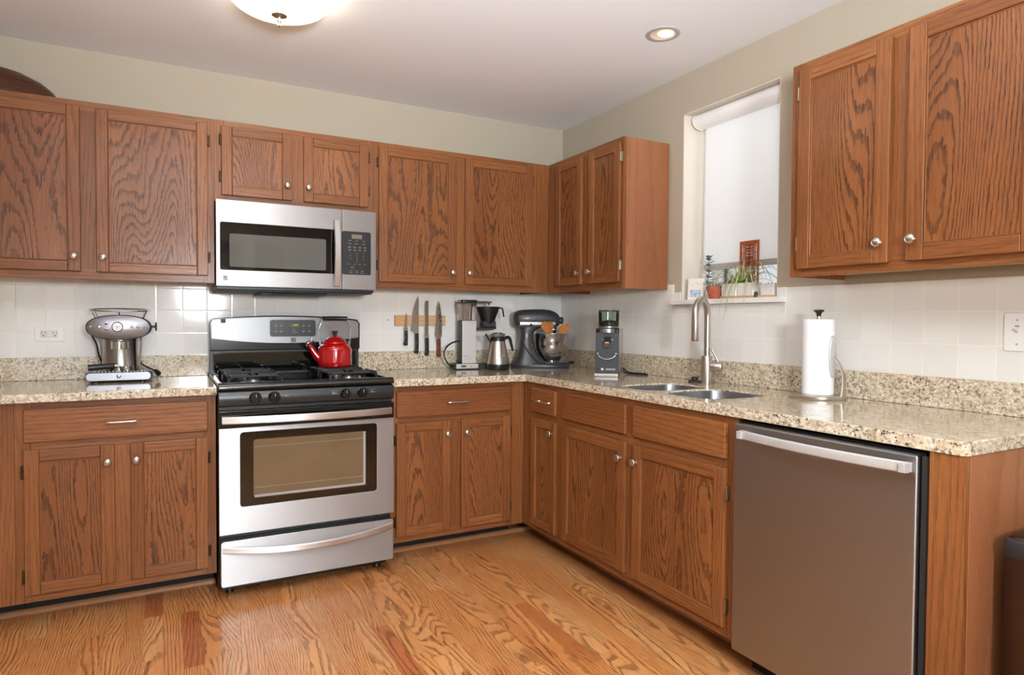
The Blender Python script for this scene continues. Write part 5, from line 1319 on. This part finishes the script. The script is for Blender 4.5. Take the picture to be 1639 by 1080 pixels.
tag(MB().lathe([(.008, 0), (.009, .004), (.008, .02), (.004, .026), (0, .027)], (0, 0, 0), (0, 0, 1), 14).build('small_bottle', 'brown_pl', loc=(-.010, -1.627, SZ)), 'tiny dark brown bottle between the two white planters', 'bottle')
# carved wooden screen leaning on the glass behind the spider plant
g = thing('carved_wood_panel', 'pierced reddish wood panel standing behind the spider plant', 'wooden ornament', (.086, -1.500, SZ))
mb = MB(); hw, hh, t = .056, .272, .0028
mb.box(-t, t, -hw, -hw+.011, 0, hh).box(-t, t, hw-.011, hw, 0, hh).box(-t, t, -hw+.011, hw-.011, hh-.018, hh, 'y').box(-t, t, -hw+.011, hw-.011, 0, .02, 'y')
for s in (-1, 1):
    mb.box(-t, t, s*.033-.0015, s*.033+.0015, .02, hh-.018).box(-t, t, s*.0225-.002, s*.0225+.002, .02, hh-.018)
    mb.box(-t, t, min(s*.022, s*.046), max(s*.022, s*.046), .215, .2175, 'y').box(-t, t, min(s*.022, s*.046), max(s*.022, s*.046), .14, .142, 'y').box(-t, t, min(s*.022, s*.046), max(s*.022, s*.046), .245, .2475, 'y')
for i in range(17):
    z = .028+i*.0135; w_ = .004+.0045*(i % 3 == 0)+.006*(i > 12)
    mb.box(-t, t, -w_, w_, z, z+.0085, 'y')
    for s in (-1, 1): mb.box(-t, t, s*(.013+.002*(i % 2))-.0028, s*(.013+.002*(i % 2))+.0028, z+.003, z+.0115)
mb.box(-t, t, -.0022, .0022, .02, hh-.018).box(-t, t, -.022, .022, .112, .124, 'y').box(-t, t, -.022, .022, .186, .192, 'y')
mb.build('lattice', 'carved', g, rotz=0)

# ================================================================ lamps
g = thing('ceiling_light', 'frosted glass bowl ceiling light with nickel finial, lit', 'ceiling light', (-1.950, -1.040, H))
MB().lathe([(.085, -.0005), (.085, -.012), (.075, -.022), (.012, -.024)], (0, 0, 0), (0, 0, 1), 40).build('canopy', 'nickel', g)
R0 = .186
prof = []
for k in range(15):
    t = k/14*PI/2; prof.append((R0*math.cos(t), -.030-.068*math.sin(t)))
prof = [(R0-.006, -.030)]+prof
MB().lathe(prof[:-1]+[(.002, -.098)], (0, 0, 0), (0, 0, 1), 56, cap=True).build('glass_bowl', 'lamp', g, angle=70)
MB().lathe([(.0, -.0985), (.028, -.0985), (.029, -.102), (.020, -.107), (.010, -.112), (.008, -.118), (.0085, -.124), (.0060, -.129), (.0055, -.133), (.008, -.137), (.0078, -.141), (0, -.145)], (0, 0, 0), (0, 0, 1), 28, cap=False).build('finial', 'nickel', g)
g = thing('recessed_light', 'round recessed downlight in the ceiling above the sink', 'recessed light', (-.414, -1.452, H))
MB().lathe([(.074, -.0005), (.074, -.004), (.066, -.006), (.055, -.0045), (.055, -.0005)], (0, 0, 0), (0, 0, 1), 48, cap=False).build('trim_ring', 'silver_pl', g)
M_['reflector'] = plain('lit_reflector', (240, 222, 196), .4)  # glow of the lit lamp put into the cream colour
MB().lathe([(.0548, -.0045), (.046, -.0020), (.030, -.0010), (.0, -.0008)], (0, 0, 0), (0, 0, 1), 48, cap=False).build('reflector', 'reflector', g)
MB().sphere((.008, -.008, -.0042), .036, sz=.13, seg=20, n=10).build('bulb', 'bulb', g)
g = thing('ceiling_light', 'added rectangular fill light on the ceiling behind the viewer', 'ceiling light', (-2.35, -3.75, H))  # invented fixture out of view, brightens the room from above
MB().box(-.64, .64, -.34, .34, -.03, -.0005).build('housing', 'white', g, bevel=.004)
MB().box(-.61, .61, -.31, .31, -.055, -.0302).build('diffuser', 'fill_rear', g, bevel=.01)

# ================================================================ bowl on the cabinet, bin, pictures
g = tag(MB().loft([[(.425*f*math.cos(2*PI*k/48), .135*f*math.sin(2*PI*k/48), z*1.12) for k in range(48)] for f, z in ((1.0, 0), (.99, .022), (.94, .052), (.84, .083), (.68, .110), (.45, .128), (.2, .135), (.02, .136))], grain='x').build('wooden_bowl', 'dark_wood', loc=(-3.165, -.160, 2.1365), angle=60), 'dark brown wooden bowl upside down on top of the far left cabinet', 'bowl')
g = thing('trash_can', 'dark steel trash can with black rim at the right edge', 'trash can', (-.322, -2.985, 0))
def dring(f, n=26):
    P = [(-.207*f, .132*f), (.207*f, .132*f)]
    for k in range(n+1):
        t = PI*k/n; P.append((.212*f*math.copysign(abs(math.cos(t))**.8, math.cos(t)), .115*f-.245*f*max(0, math.sin(t))**.9))
    return P
MB().loft([[(x, y, z) for x, y in dring(f)] for z, f in ((0, .97), (.012, .985), (.635, .985))]).build('body', 'trash', g, angle=60)
MB().loft([[(x, y, z) for x, y in dring(f)] for z, f in ((.6355, .995), (.640, 1.0), (.676, 1.0), (.681, .985))]).build('rim', 'rubber', g, angle=60)
MB().loft([[(x, y, z) for x, y in dring(f)] for z, f in ((.6815, .955), (.684, .95), (.687, .92), (.689, .80))]).build('lid', 'trash', g, angle=50)
def picture(x, label):
    g = thing('picture_frame', label, 'picture frame', (x, YR+.001, 1.77), 0)
    f = MB().box(-.15, .15, 0, .022, 0, .30).build('frame', 'rear_wood', g, bevel=.004)
    MB().box(-.055, .055, .0225, .024, .075, .225).build('photo', 'photo_c', f)
picture(-1.70, 'square brown picture frame on the rear wall nearest the added door')
picture(-1.26, 'square brown picture frame on the rear wall, middle of three')
picture(-.81, 'square brown picture frame on the rear wall furthest from the added door')
